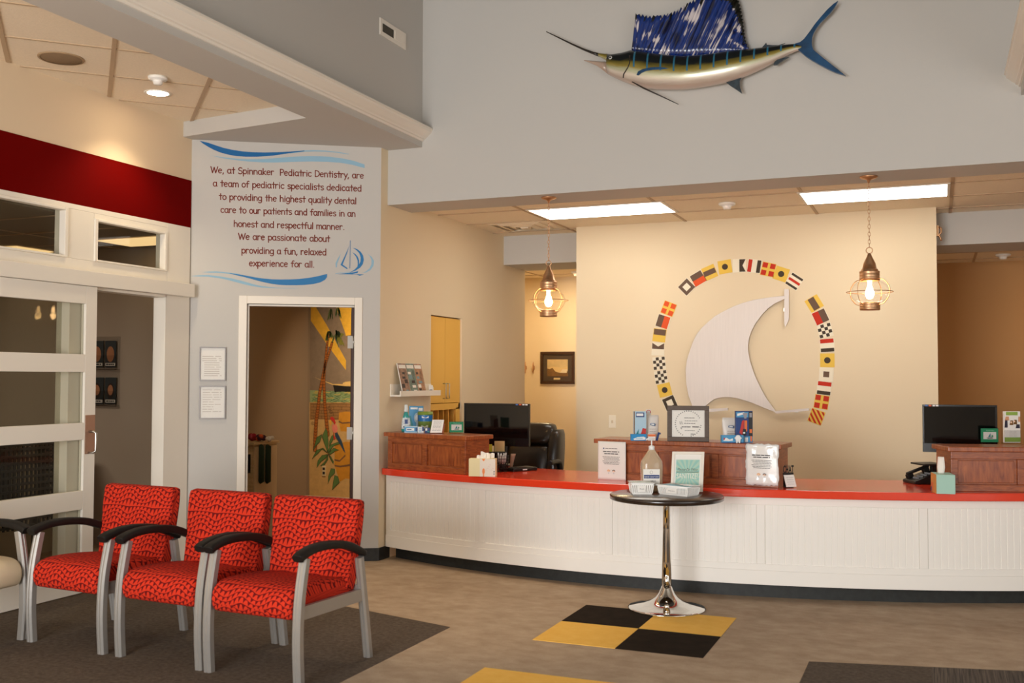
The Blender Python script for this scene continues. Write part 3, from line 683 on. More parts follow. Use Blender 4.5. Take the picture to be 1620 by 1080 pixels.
deco('painted_wave', 'deep blue and pale blue wave swoosh painted above the lettering', 'wave',
  [('pale_swoosh', 2, [(130,590),(220,603),(300,611),(380,615),(480,613),(560,607),(640,600),(720,596),(780,595),(840,596),(900,599),(980,610),(1050,625),(1120,648),(1122,672),(1040,650),(960,637),(880,632),(780,630),(700,631),(620,634),(540,636),(460,635),(380,630),(300,621),(220,610)]),
   ('thin_swoosh', 2, [(640,566),(735,558),(800,557),(870,560),(950,568),(1020,581),(1020,585),(950,574),(870,567),(800,565),(735,567),(640,578)]),
   ('deep_swoosh', 0, [(65,497),(120,510),(170,527),(220,543),(280,556),(340,565),(410,570),(480,572),(560,570),(640,566),(735,560),(735,564),(640,576),(590,584),(540,591),(490,596),(430,599),(360,599),(300,595),(250,586),(200,573),(160,557),(120,536),(85,514)])], BL, 300, 100, 4.05)
deco('painted_wave', 'blue wave swoosh painted below the lettering above the door frame', 'wave',
  [('pale_swoosh', 2, [(5,505),(50,500),(100,497),(150,496),(200,500),(270,510),(350,524),(420,541),(480,558),(540,575),(600,588),(680,597),(750,602),(850,605),(940,604),(850,608),(750,606),(680,604),(600,600),(520,588),(450,573),(380,554),(300,533),(230,520),(150,510),(70,508)]),
   ('thin_swoosh', 2, [(100,472),(160,467),(220,466),(280,470),(340,478),(420,488),(400,492),(320,486),(250,479),(180,477)]),
   ('deep_swoosh', 1, [(320,480),(380,487),(450,498),(530,513),(600,524),(680,531),(750,533),(830,532),(900,529),(980,520),(1050,508),(1137,487),(1136,512),(1120,535),(1080,557),(1020,571),(950,578),(880,580),(800,580),(740,577),(680,569),(620,557),(560,542),(500,525),(440,510),(380,496)])], BL, 300, 340, 5.226)
o8 = (300, 340, 5.226)
deco('sailboat_emblem', 'blue brushstroke sailboat emblem painted at the right of the lettering', 'emblem',
  [('pale_crescent', 2, [(1470,320),(1505,345),(1525,380),(1520,420),(1495,455),(1460,475),(1425,480),(1460,465),(1488,440),(1503,405),(1503,370),(1490,342)]),
   ('pale_crescent', 2, [(1250,320),(1225,360),(1205,400),(1208,435),(1218,430),(1220,400),(1235,365)]),
   ('outer_sail', 1, [(1347,270),(1385,282),(1415,305),(1434,335),(1440,370),(1432,405),(1410,435),(1375,458),(1320,478),(1362,452),(1395,420),(1412,385),(1414,350),(1402,315),(1378,290)]),
   ('inner_sail', 1, [(1345,308),(1370,322),(1390,345),(1401,375),(1400,410),(1385,440),(1390,405),(1388,375),(1376,345),(1360,325)]),
   ('front_sail', 1, [(1322,250),(1300,320),(1270,395),(1265,410),(1306,440),(1302,448),(1247,413),(1285,335)]),
   ('hull', 1, [(1220,488),(1300,480),(1350,474),(1394,464),(1388,480),(1345,487),(1400,490),(1445,492),(1405,502),(1380,492),(1320,490)])], BL, *o8,
  strokes=[('mast', 1, [(1328,212),(1327,330),(1325,440)], .004), ('water_line', 2, [(1205,486),(1260,476),(1330,470)], .004)])
# framed notices beside the door
greyframe = mat('gray_metal_frame', (112, 106, 102), .4, .6)
for k, (ya, yb, xx0, xx1) in enumerate(((549, 602, 315.5, 358), (610, 662.5, 315, 357.5))):
    a0, b0 = FT.px(xx0, yb); a1, b1 = FT.px(xx1, ya)
    t = thing('framed_notice', ('upper framed paper notice left of the playroom doorway', 'lower framed paper notice left of the playroom doorway')[k], 'notice', FT.p((a0+a1)/2, b0), 0, 'framed notices')
    b = MB(); w = .008
    b.fbox(FT, a0, b0, a1, b0+w, .001, .016); b.fbox(FT, a0, b1-w, a1, b1, .001, .016); b.fbox(FT, a0, b0+w, a0+w, b1-w, .001, .016); b.fbox(FT, a1-w, b0+w, a1, b1-w, .001, .016); b.build('frame', greyframe, t)
    b = MB(); b.fbox(FT, a0+w, b0+w, a1-w, b1-w, .001, .006); b.build('sheet', paper, t)
    b = MB()
    for i in range(10):
        if k == 0: greek(b, FT, a0+.02+(.015 if i > 2 else 0), a1-.03, b1-.075-i*.0165, .005, .0064, 0, 1)
        else: greek(b, FT, a0+.025, a1-.03-(.06 if i in (5, 7, 8) else 0), b1-.035-i*.0185, .0045, .0064, 0, 2)
    b.build('print', mat('pale_print', (196, 186, 176), .8), t)
    b = MB(); b.fbox(FT, a0+w, b0+w, a1-w, b1-w, .008, .010); b.build('glazing', clear, t)

# ================================================================== reception counter
CX, CY, CR = -1.903, 12.666, 5.814
def pol(deg, r, z): a = R(deg); return V((CX+r*math.sin(a), CY-r*math.cos(a), z))
D0, D1 = -22.05, 36.0
def cyl_px(x, y, r):
    d = ray(x, y); ox, oy = EYE.x-CX, EYE.y-CY
    a = d.x*d.x+d.y*d.y; bb = ox*d.x+oy*d.y; q = ox*ox+oy*oy-r*r; t = (-bb-math.sqrt(bb*bb-a*q))/a
    P = EYE+d*t; return math.degrees(math.atan2(P.x-CX, -(P.y-CY))), P.z
def curved(b, d0, d1, r0, r1, z0, z1, m=0, n=None):
    n = n or max(2, int((d1-d0)/.9)); P = []
    rings = [[pol(d0+(d1-d0)*i/n, r1, z0), pol(d0+(d1-d0)*i/n, r0, z0), pol(d0+(d1-d0)*i/n, r0, z1), pol(d0+(d1-d0)*i/n, r1, z1)] for i in range(n+1)]
    return b.loft(rings, m, True, False)
ct = thing('reception_counter', 'long curved white beadboard reception counter with a red top', 'counter', pol(0, CR, 0))
b = MB(); curved(b, D0, D1, CR-.12, CR-.108, 0, .1); b.build('toe_kick', rubberbase, ct)
b = MB(); curved(b, D0, D1, CR-.10, CR-.02, .1, .675); b.build('carcass', white2, ct)
b = MB(); curved(b, D0, D1, CR-.018, CR, .1, .193); curved(b, D0, D1, CR-.018, CR-.004, .193, .235); curved(b, D0, D1, CR-.018, CR-.002, .620, .675)
stiles = [(D0, -21.45), (-12.28, -11.71), (-2.19, -1.70), (7.91, 8.43), (17.96, 18.47), (28.0, 28.5), (35.6, D1)]
for a, c in stiles: curved(b, a, c, CR-.018, CR-.003, .235, .62, n=2)
b.build('face_frame', white2, ct, bevel=.002)
for k in range(len(stiles)-1):                       # beadboard panels, grooves modelled
    a, c = stiles[k][1], stiles[k+1][0]; n = int(R(c-a)*CR/.041); b = MB()
    for i in range(n):
        e0, e1 = a+(c-a)*i/n, a+(c-a)*(i+1)/n; g = (e1-e0)*.09
        P = [pol(e0, CR-.019, 0), pol(e0, CR-.0135, 0), pol(e0+g, CR-.0135, 0), pol(e0+g*1.6, CR-.0105, 0), pol(e1-g*.6, CR-.0105, 0), pol(e1, CR-.0135, 0), pol(e1, CR-.019, 0)]
        ids = b.add([V((p.x, p.y, .235)) for p in P]+[V((p.x, p.y, .62)) for p in P])
        for j in range(6): b.face([ids+j, ids+j+1, ids+j+8, ids+j+7], 0)
    b.build('beadboard_panel', white2, ct)
redtop = mat('red_counter_laminate', (228, 62, 32), .16, var=.03, vscale=40, spec=.8)
b = MB(); n = 60; rings = []
for i in range(n+1):
    d = D0-.12+(D1-D0+.12)*i/n
    r1 = CR+.06; r0 = CR-.765
    rings.append([pol(d, r0, .675), pol(d, r1, .675), pol(d, r1, .727), pol(d, r0, .727)])
rings = [[p if p.x > -4.095 or k < 0 else V((-4.095 if p.y > 7.19 else p.x, p.y, p.z)) for k, p in enumerate(r)] for r in rings]
b.loft(rings, 0, True, False); b.build('worktop', redtop, ct, bevel=.006)

# wooden screens standing on the counter
ZT = 0.727
def riser(label, p0, dvec, length, depth, panels, ztop=1.015, end=True):
    d = V((dvec[0], dvec[1], 0)).normalized(); F = Fr((p0[0], p0[1], ZT), d); t = thing('counter_screen', label, 'screen', F.p(length/2, 0, -depth/2), 0, 'wooden counter screens')
    h = ztop-ZT
    b = MB(); b.fbox(F, .0, 0, length, h-.03, -depth, -.012); b.build('carcass', cherry, t)
    b = MB(); b.fbox(F, -.026, h-.032, length+.026, h, -depth-.02, .028); b.build('top', cherryh, t, bevel=.005)
    b = MB(); sw = .045
    b.fbox(F, -.001, .0, length+.001, .045, -.012, .004); b.fbox(F, -.001, h-.08, length+.001, h-.032, -.012, .004)
    xs = [0]+list(panels)+[length]
    for i, x in enumerate(xs):
        x0 = max(-.001, x-sw/2) if 0 < i < len(xs)-1 else (-.001 if i == 0 else length+.001-sw); b.fbox(F, x0, .045, x0+sw, h-.08, -.012, .004)
    b.build('face_frame', cherry, t, bevel=.003)
    b = MB()
    for i in range(len(xs)-1):
        b.fbox(F, xs[i]+sw*.9, .055, xs[i+1]-sw*.9, h-.09, -.012, -.006)
    b.build('raised_panel', cherryh, t, bevel=.004)
    return F
FRL = riser('left wooden counter screen with mouthwash and boxes on top', (-4.035, 7.222), (-3.247+4.035, 6.985-7.222), .823, .27, [.40])
FRC = riser('middle wooden counter screen behind the hand sanitizer with a framed sign on top', (-2.255, 7.115), (-.972+2.255, 6.993-7.115), 1.288, .27, [.43, .86])
FRR = riser('right wooden counter screen with the brochure holder on top', (.081, 7.250), (.512-.081, 7.397-7.25), 1.3, .27, [.44, .88])

# ================================================================== cafe table
tx, ty = -1.585, 6.42
tb = thing('cafe_table', 'round dark cafe table on a chrome trumpet base in front of the counter', 'table', (tx, ty, 0))
b = MB(); b.lathe([(.02, .684), (.345, .684), (.357, .690), (.357, .712), (.352, .717), (.02, .717)], (tx, ty, 0), 72); b.build('table_top', darktop, tb)
b = MB(); b.lathe([(.03, .09), (.029, .3), (.024, .5), (.0235, .67), (.06, .672), (.06, .684)], (tx, ty, 0), 40); b.build('column', chrome, tb)
b = MB(); b.lathe([(.0, 0.003), (.243, .003), (.243, .010), (.235, .014), (.19, .022), (.14, .034), (.10, .05), (.07, .072), (.05, .098), (.036, .13), (.032, .14)], (tx, ty, 0), 72); b.build('base', chrome, tb)

# ================================================================== armchairs
def fabric_mat():
    m = bpy.data.materials.new('red_triangle_wave_fabric'); m.use_nodes = True; nt = m.node_tree; b = nt.nodes['Principled BSDF']; L = nt.links.new
    uv = nt.nodes.new('ShaderNodeUVMap'); sp = nt.nodes.new('ShaderNodeSeparateXYZ'); L(uv.outputs[0], sp.inputs[0])
    def mth(op, a, c=None, d=None):
        n = nt.nodes.new('ShaderNodeMath'); n.operation = op
        for i, x in enumerate((a, c, d)):
            if x is None: continue
            if isinstance(x, (int, float)): n.inputs[i].default_value = x
            else: L(x, n.inputs[i])
        return n.outputs[0]
    u, v = sp.outputs[0], sp.outputs[1]
    # two wave families alternate so the rows swell and pinch
    wv = mth('MULTIPLY', mth('SINE', mth('MULTIPLY', u, 2*PI/.20)), .020)
    wv2 = mth('MULTIPLY', mth('SINE', mth('MULTIPLY_ADD', v, 2*PI/.26, 1.0)), 1.0)
    vv = mth('MULTIPLY_ADD', wv, wv2, v)
    rowf = mth('DIVIDE', vv, .0275); fr = mth('FRACT', rowf); rid = mth('FLOOR', rowf)
    cu = mth('DIVIDE', mth('MULTIPLY_ADD', mth('FRACT', mth('MULTIPLY', rid, .37)), .02, u), .029); fu = mth('FRACT', cu)
    tri = mth('LESS_THAN', mth('ADD', fu, mth('MULTIPLY', fr, .80)), .74)
    line = mth('LESS_THAN', fr, .15)
    msk = mth('MAXIMUM', tri, line)
    mx = nt.nodes.new('ShaderNodeMix'); mx.data_type = 'RGBA'; L(msk, mx.inputs[0])
    mx.inputs[6].default_value = lin((206, 52, 28))+(1,); mx.inputs[7].default_value = lin((104, 14, 12))+(1,)
    L(mx.outputs[2], b.inputs['Base Color']); b.inputs['Roughness'].default_value = .9; b.inputs['Specular IOR Level'].default_value = .2
    return m
fabric = fabric_mat()
creamvinyl = mat('cream_vinyl', (222, 204, 170), .55)
def pad(b, prof, hw, rnd=.03, hw_of=None):      # side profile (y,z) closed, swept across x with rounded ends
    n = len(prof); cy = sum(p[0] for p in prof)/n; cz = sum(p[1] for p in prof)/n
    steps = [(-hw, .024), (-hw+.004, .012), (-hw+.011, .004), (-hw+.024, 0.0)]
    steps = steps + [(-hw*.33, 0.0), (hw*.33, 0.0)] + [(-x, q) for x, q in reversed(steps)]
    L = [0]
    for i in range(n): q = prof[(i+1) % n]; L.append(L[-1]+math.hypot(q[0]-prof[i][0], q[1]-prof[i][1]))
    dmin = .5*min(max(p[0] for p in prof)-min(p[0] for p in prof), max(p[1] for p in prof)-min(p[1] for p in prof))
    rings = []
    for x, s in steps:
        ins = s
        ring = []
        for i, p in enumerate(prof):
            a, c = prof[i-1], prof[(i+1) % n]; t = V((c[0]-a[0], c[1]-a[1])).normalized(); nn = V((-t.y, t.x))
            ring.append((x*(hw_of(p[1]) if hw_of else 1), p[0]+nn.x*ins, p[1]+nn.y*ins))
        rings.append(ring)
    xs = [steps[0][0]-.03]+[s[0] for s in steps]
    return b.loft(rings, 0, True, True, uvs=lambda a, k: (steps[a][0]+steps[a][1]*(1 if steps[a][0] > 0 else -1), L[k]))
def smooth_closed(pts, n=6):
    out = []; N = len(pts)
    for i in range(N):
        p0, p1, p2, p3 = [V(pts[(i+j-1) % N]) for j in range(4)]
        for k in range(n):
            t = k/n; out.append(tuple(.5*((2*p1)+(p2-p0)*t+(2*p0-5*p1+4*p2-p3)*t*t+(3*p1-p0-3*p2+p3)*t**3)))
    return out
def smooth_open(pts, n=6):
    out = []; N = len(pts)
    for i in range(N-1):
        p0, p1, p2, p3 = V(pts[max(i-1, 0)]), V(pts[i]), V(pts[i+1]), V(pts[min(i+2, N-1)])
        for k in range(n):
            t = k/n; out.append(.5*((2*p1)+(p2-p0)*t+(2*p0-5*p1+4*p2-p3)*t*t+(3*p1-p0-3*p2+p3)*t**3))
    out.append(V(pts[-1])); return out
def armchair(name, label, loc, rz, fab, frontpanel=False, group=None):
    t = thing(name, label, 'chair', loc, rz, group); M = XF[t.name]
    def mb(): b = MB(); b.M = M; return b
    b = mb(); pad(b, smooth_closed([(-.035, .345), (-.005, .305), (.10, .302), (.42, .335), (.50, .36), (.505, .41), (.42, .432), (.25, .452), (.08, .458), (.0, .44), (-.035, .395)], 4), .243, .03)
    b.build('seat', fab, t)
    b = mb(); pad(b, smooth_closed([(.405, .40), (.42, .372), (.49, .376), (.528, .60), (.546, .782), (.532, .815), (.49, .817), (.462, .785), (.436, .58)], 4), .272, .03, lambda z: .93+.07*min(1, max(0, (z-.38)/.35)))
    b.build('backrest', fab, t)
    for s in (-1, 1):
        x = s*.272
        def strut(pts, w, d, nm):
            b = mb(); P = smooth_open([(x, y, z) for y, z in pts], 5); rings = []
            for i, p in enumerate(P):
                tt = P[min(i+1, len(P)-1)]-P[max(i-1, 0)]; tt.normalize(); u = V((1, 0, 0)); w_ = tt.cross(u); a, c, k = w/2, d/2, .009
                rings.append([p+u*xx+w_*yy for xx, yy in ((-a+k,-c),(-.004,-c),(0,-c+.004),(.004,-c),(a-k,-c),(a,-c+k),(a,c-k),(a-k,c),(-a+k,c),(-a,c-k),(-a,-c+k))])
            b.loft(rings, 0, True, False); b.build(nm, silver, t)
        strut([(.0, 0), (-.012, .2), (-.002, .4), (.035, .592)], .046, .046, 'leg')
        strut([(.575, 0), (.535, .25), (.485, .53)], .042, .044, 'leg')
        b = mb(); b.bar((x, .0, .338), (x, .53, .335), .022, .062); b.build('side_rail', silver, t)
        b = mb(); P = smooth_open([(x, -.022, .596), (x, .01, .611), (x, .10, .629), (x, .22, .629), (x, .35, .611), (x, .455, .574), (x, .515, .546)], 5); rings = []
        for i, p in enumerate(P):
            tt = P[min(i+1, len(P)-1)]-P[max(i-1, 0)]; tt.normalize(); u = V((1, 0, 0)); w_ = tt.cross(u); f = i/(len(P)-1)
            a = .0295-.003*f; c = (.021 if f < .75 else .021-.02*(f-.75)); c = c if i else .019
            rings.append([p+u*a*math.copysign(abs(math.cos(q))**.6, math.cos(q))+w_*c*math.copysign(abs(math.sin(q))**.5, math.sin(q)) for q in [2*PI*k/16 for k in range(16)]])
        b.loft(rings, 0, True, True); b.build('armrest', satin, t)
    b = mb(); b.bar((-.26, .50, .372), (.26, .50, .372), .03, .03); b.build('cross_rail', silver, t)
    if frontpanel: pass
    return t
ac = armchair('armchair', 'red patterned armchair nearest the counter, rightmost of the row', (-3.048, 4.152, 0), R(-3.6), fabric, group='red waiting armchairs')
dup(ac, (-3.655, 4.200, 0), R(-4.0), 'red patterned armchair in the middle of the row', 'red waiting armchairs')
dup(ac, (-4.315, 4.240, 0), R(-4.6), 'red patterned armchair in front of the sliding door, leftmost of the three', 'red waiting armchairs')
armchair('armchair', 'cream vinyl armchair at the left edge standing sideways to the red ones', (-4.675, 4.003, 0), R(90), creamvinyl)

# ================================================================== ceiling fixtures
lens = emit('troffer_lens', (255, 249, 238), 7.0)
for k, (xa, xb) in enumerate(((-3.24, -2.08), (-.97, .09))):
    t = thing('ceiling_troffer', ('lit rectangular ceiling light over the left end of the counter', 'lit rectangular ceiling light over the right end of the counter')[k], 'light', ((xa+xb)/2, 8.5, ZC-.012), 0, 'reception ceiling lights')
    b = MB(); b.box((xa, 8.228, ZC-.010), (xb, 8.772, ZC-.005)); b.build('diffuser', lens, t)
    b = MB(); w = .02
    b.box((xa-w, 8.228-w, ZC-.012), (xb+w, 8.228, ZC-.001)); b.box((xa-w, 8.772, ZC-.012), (xb+w, 8.772+w, ZC-.001)); b.box((xa-w, 8.228, ZC-.012), (xa, 8.772, ZC-.001)); b.box((xb, 8.228, ZC-.012), (xb+w, 8.772, ZC-.001)); b.build('frame', white, t)
def smoke(x, y, z, label, r=.06):
    t = thing('smoke_detector', label, 'smoke detector', (x, y, z-.05))
    b = MB(); b.lathe([(.01, 0), (r, 0), (r, -.012), (r*.9, -.02), (r*.62, -.022), (r*.62, -.026), (.01, -.026)], (x, y, z), 28); b.build('base', white2, t)
    b = MB(); b.lathe([(r*.5, -.02), (r*.52, -.032), (r*.5, -.036), (r*.42, -.05), (.004, -.052)], (x, y, z), 24); b.build('head', white2, t)
    b = MB(); b.lathe([(r*.47, -.0365), (r*.47, -.0405)], (x, y, z), 24, caps=False); b.build('vent', black, t)
smoke(-4.69, 5.29, ZL, 'round white smoke detector on the left ceiling beside the downlight', .062)
smoke(-1.59, 8.53, ZC, 'round white smoke detector between the two reception ceiling lights', .07)
smoke(.62, 11.2, 2.68, 'round white smoke detector on the hallway ceiling at the right', .07)
smoke(-3.85, 11.3, 2.68, 'round white smoke detector on the hallway ceiling behind the left lantern', .06)
# ceiling speaker
t = thing('ceiling_speaker', 'round tan speaker grille set in the left ceiling', 'speaker', (-4.965, 4.75, ZL-.02))
b = MB(); b.lathe([(.005, -.004), (.118, -.004), (.122, -.002), (.122, 0)], (-4.965, 4.75, ZL), 40); b.build('grille', mat('tan_grille', (150, 124, 92), .8, bump=.8, bscale=500), t)
b = MB(); b.lathe([(.120, -.006), (.132, -.006), (.136, 0), (.120, 0)], (-4.965, 4.75, ZL), 40, caps=False); b.build('rim', mat('tan_rim', (168, 140, 106), .6), t)
# recessed downlight
t = thing('recessed_downlight', 'lit round downlight recessed in the left ceiling above the red stripe', 'light', (-4.953, 5.59, ZL-.01))
b = MB(); b.lathe([(.001, -.003), (.072, -.003)], (-4.953, 5.59, ZL), 32); b.build('lens', emit('downlight_lens', (255, 226, 186), 12), t)
b = MB(); b.lathe([(.073, -.005), (.09, -.006), (.093, 0), (.073, 0)], (-4.953, 5.59, ZL), 32, caps=False); b.build('trim_ring', white, t)
sp = bpy.data.lights.new('downlight_and_fill_beam', 'SPOT'); sp.energy = 32; sp.color = (1, .82, .55); sp.spot_size = R(108); sp.spot_blend = .7; sp.shadow_soft_size = .05
so = bpy.data.objects.new('downlight_and_fill_beam', sp); C.objects.link(so); so.location = (-4.953, 5.59, ZL-.03); so.rotation_euler = (0, R(3), 0)
for yy in (1.6, -0.8):                               # added unseen spots that brighten the left wall
    s2 = bpy.data.objects.new('downlight_and_fill_beam', sp); C.objects.link(s2); s2.location = (-4.95, yy, ZL-.03); s2.rotation_euler = (0, R(3), 0)
# assumed unseen warm spot, added high up to brighten floor and left counter end
sp3 = bpy.data.lights.new('assumed_hall_spot', 'SPOT'); sp3.energy = 260; sp3.color = (1, .76, .5); sp3.spot_size = R(40); sp3.spot_blend = .8; sp3.shadow_soft_size = .06
so3 = bpy.data.objects.new('assumed_hall_spot', sp3); C.objects.link(so3); so3.location = (-2.95, 6.1, 5.15)
# hallway downlight
t = thing('recessed_downlight', 'small lit downlight on the hallway ceiling behind the left lantern', 'light', (-4.65, 11.2, 2.67))
b = MB(); b.lathe([(.001, -.003), (.05, -.003)], (-4.62, 11.2, 2.68), 24); b.build('lens', emit('downlight_lens', (255, 226, 186), 12), t)
b = MB(); b.lathe([(.051, -.004), (.065, -.005), (.067, 0), (.051, 0)], (-4.62, 11.2, 2.68), 24, caps=False); b.build('trim_ring', white, t)
area('hallway_fill_left', (-4.0, 11.0, 2.66), (0, 0, 0), .5, .3, 20, (1, .74, .42))  # added fill near the small hallway downlight, not a fixture of its own
area('hallway_fill_right', (1.9, 11.1, 2.66), (0, 0, 0), .5, .3, 9, (1, .62, .3))  # added fill for the right hallway, no fixture seen at that end
# air diffuser on the reception ceiling
t = thing('air_vent', 'square white air diffuser on the reception ceiling by the side wall', 'vent', (-3.62, 9.1, ZC-.02))
b = MB()
for r0, r1, z in ((.285, .255, .012), (.21, .17, .018), (.12, .08, .022)):
    c0 = (-3.62, 9.13)
    ring = lambda r, zz: [(c0[0]-r, c0[1]-r, zz), (c0[0]+r, c0[1]-r, zz), (c0[0]+r, c0[1]+r, zz), (c0[0]-r, c0[1]+r, zz)]
    b.loft([ring(r0, ZC-.001), ring(r0, ZC-z*.5), ring(r1, ZC-z)], 0, False, False)
b.build('louvers', acoustic, t)
b = MB(); b.box((-3.66, 9.09, ZC-.026), (-3.58, 9.17, ZC-.002)); b.build('center', acoustic, t)
# wall register high in the hall
FV = Fr((XV, 0, 0), (0, 1, 0))
t = thing('wall_register', 'small white wall register with a dark grille high on the gray hall wall', 'vent', (XV, 6.8, 3.9))
q = [FV.px(600, 50), FV.px(641, 67)]; z1 = FV.px(600, 27)[1]; z0 = FV.px(600, 54)[1]; ya, yb = q[0][0], q[1][0]
b = MB(); b.fbox(FV, ya, z0, yb, z1, 0, .008); b.build('plate', white, t, bevel=.002)
b = MB(); b.fbox(FV, ya+.035, z0+.03, ya+(yb-ya)*.5, z1-.035, .0082, .0095); b.build('dark_grille', mat('dark_grille', (70, 64, 52), .7), t)
b = MB(); b.fbox(FV, ya+(yb-ya)*.55, z0+.03, yb-.02, z1-.03, .0082, .012); b.build('cover', white, t, bevel=.002)

# ------------------------------------------------------------------ lantern pendants
def pendant(x, y, label):
    zt, zb = 2.844, 1.920
    t = thing('pendant_lantern', label, 'lamp', (x, y, zb), 0, 'brass pendant lanterns')
    o = (x, y, 0)
    b = MB(); b.lathe([(.004, zt), (.058, zt), (.060, zt-.006), (.05, zt-.014), (.02, zt-.022), (.010, zt-.03), (.007, zt-.045), (.002, zt-.047)], o, 32); b.build('canopy', brass, t)
    b = MB(); zc = zt-.045; n = 17; L = (zc-(zb+.432))/n
    for k in range(n):
        z = zc-L*(k+.5); pts = []
        for j in range(10):
            a = 2*PI*j/10; u, w = .0085*math.cos(a), (L*.62)*math.sin(a); pts.append((x+(u if k % 2 else 0), y+(0 if k % 2 else u), z+w))
        b.tube(pts, .0019, 6, closed=True)
    b.build('chain', brass, t)
    b = MB(); zr = zb+.412; b.tube([(x+.021*math.cos(2*PI*j/20), y, zr+.021*math.sin(2*PI*j/20)) for j in range(20)], .0035, 8, closed=True); b.build('ring', brass, t)
    b = MB(); b.lathe([(.006, zb+.392), (.012, zb+.386), (.016, zb+.372), (.04, zb+.322), (.048, zb+.285), (.053, zb+.283), (.056, zb+.276), (.056, zb+.27), (.066, zb+.268), (.068, zb+.262), (.066, zb+.258), (.066, zb+.243), (.068, zb+.24), (.066, zb+.237), (.066, zb+.222), (.068, zb+.219), (.066, zb+.216), (.066, zb+.200), (.055, zb+.200)], o, 40); b.build('cap', brass, t)
    b = MB(); b.lathe([(.056, zb+.201), (.085, zb+.192), (.115, zb+.168), (.130, zb+.132), (.128, zb+.108), (.110, zb+.076), (.085, zb+.058), (.058, zb+.048)], o, 40, caps=False); b.build('glass_globe', clear, t)
    b = MB(); b.lathe([(.02, zb+.0), (.064, zb+.0), (.067, zb+.004), (.067, zb+.016), (.065, zb+.019), (.067, zb+.022), (.067, zb+.034), (.065, zb+.037), (.067, zb+.04), (.067, zb+.05), (.05, zb+.052)], o, 40); b.build('base_ring', brass, t)
    for k in range(4):
        b = MB(); a = PI/4+.3+k*PI/2; ca, sa = math.cos(a), math.sin(a)
        b.tube([(x+ca*r, y+sa*r, zb+z) for r, z in smooth_open([(.066, .215, 0), (.105, .205, 0), (.142, .165, 0), (.150, .125, 0), (.140, .085, 0), (.105, .045, 0), (.066, .036, 0)], 5) for r, z in ((r, z),)] if False else [(x+ca*p.x, y+sa*p.x, zb+p.y) for p in smooth_open([(.066, .215, 0), (.105, .205, 0), (.142, .165, 0), (.150, .125, 0), (.140, .085, 0), (.105, .045, 0), (.066, .036, 0)], 5)], .0028, 6); b.build('guard_wire', brass, t)
    b = MB(); b.tube([(x+.152*math.cos(2*PI*j/48), y+.152*math.sin(2*PI*j/48), zb+.125) for j in range(48)], .0028, 6, closed=True); b.build('guard_hoop', brass, t)
    b = MB(); b.lathe([(.001, zb+.075), (.018, zb+.082), (.029, zb+.105), (.029, zb+.125), (.018, zb+.155), (.013, zb+.172), (.013, zb+.2), (.001, zb+.2)], o, 20); b.build('bulb', emit('bulb_glow', (255, 205, 138), 84), t)
pendant(-2.758, 7.435, 'brass onion lantern on a chain over the left end of the counter')
pendant(-.418, 7.464, 'brass onion lantern on a chain over the right end of the counter')

# ================================================================== sail sculpture and signal flags on the back wall
t = thing('sail_sculpture', 'silver metal sail sculpture with a mast and boom on the back wall', 'sculpture', FB.p(*FB.px(1180, 650)))
brushed = mat('brushed_silver', (206, 196, 188), .45, .2, var=.05, vscale=3, stretch=(60, 1, 1))
o3 = (1010, 390, 3.6)
spts = [(832,298),(780,322),(740,350),(705,386),(665,440),(643,482),(630,520),(623,580),(635,650),(652,704),(670,750),(700,812),(730,865),(785,942),(755,934),(720,920),(640,887),(560,863),(525,858),(490,857),(455,862),(430,870),(410,884),(380,910),(340,935),(310,918),(285,850),(272,780),(268,700),(276,640),(290,600),(308,546),(330,500),(360,462),(395,430),(435,396),(480,370),(540,340),(600,318),(660,302),(720,292),(780,284),(832,280)]
b = MB(); b.prism(FB, FB.pxs(crop(spts, *o3), .035), .020, .034); b.build('sail', brushed, t, bevel=.002)
b = MB(); b.prism(FB, FB.pxs(crop([(831,240),(857,243),(857,415),(838,458),(831,440)], *o3), .03), .022, .034); b.build('mast', brushed, t)
b = MB(); b.prism(FB, FB.pxs(crop([(770,938),(785,935),(972,920),(972,934),(785,950)], *o3), .03), .020, .040); b.build('boom', brushed, t)
b = MB(); b.prism(FB, FB.pxs(crop([(370,925),(510,918),(510,932),(370,945)], *o3), .03), .020, .034); b.build('boom', brushed, t)
b = MB()
b = MB(); b.cbox(FB.p(*FB.px(1150, 560), .011), (.08, .021, .08)); b.build('bracket', steel, t)
b = MB(); b.cbox(FB.p(*FB.px(1243, 490), .0115), (.03, .023, .03)); b.build('bracket', steel, t)
b = MB(); b.cbox(FB.p(*FB.px(1260, 650.5), .0105), (.03, .021, .014)); b.build('bracket', steel, t)

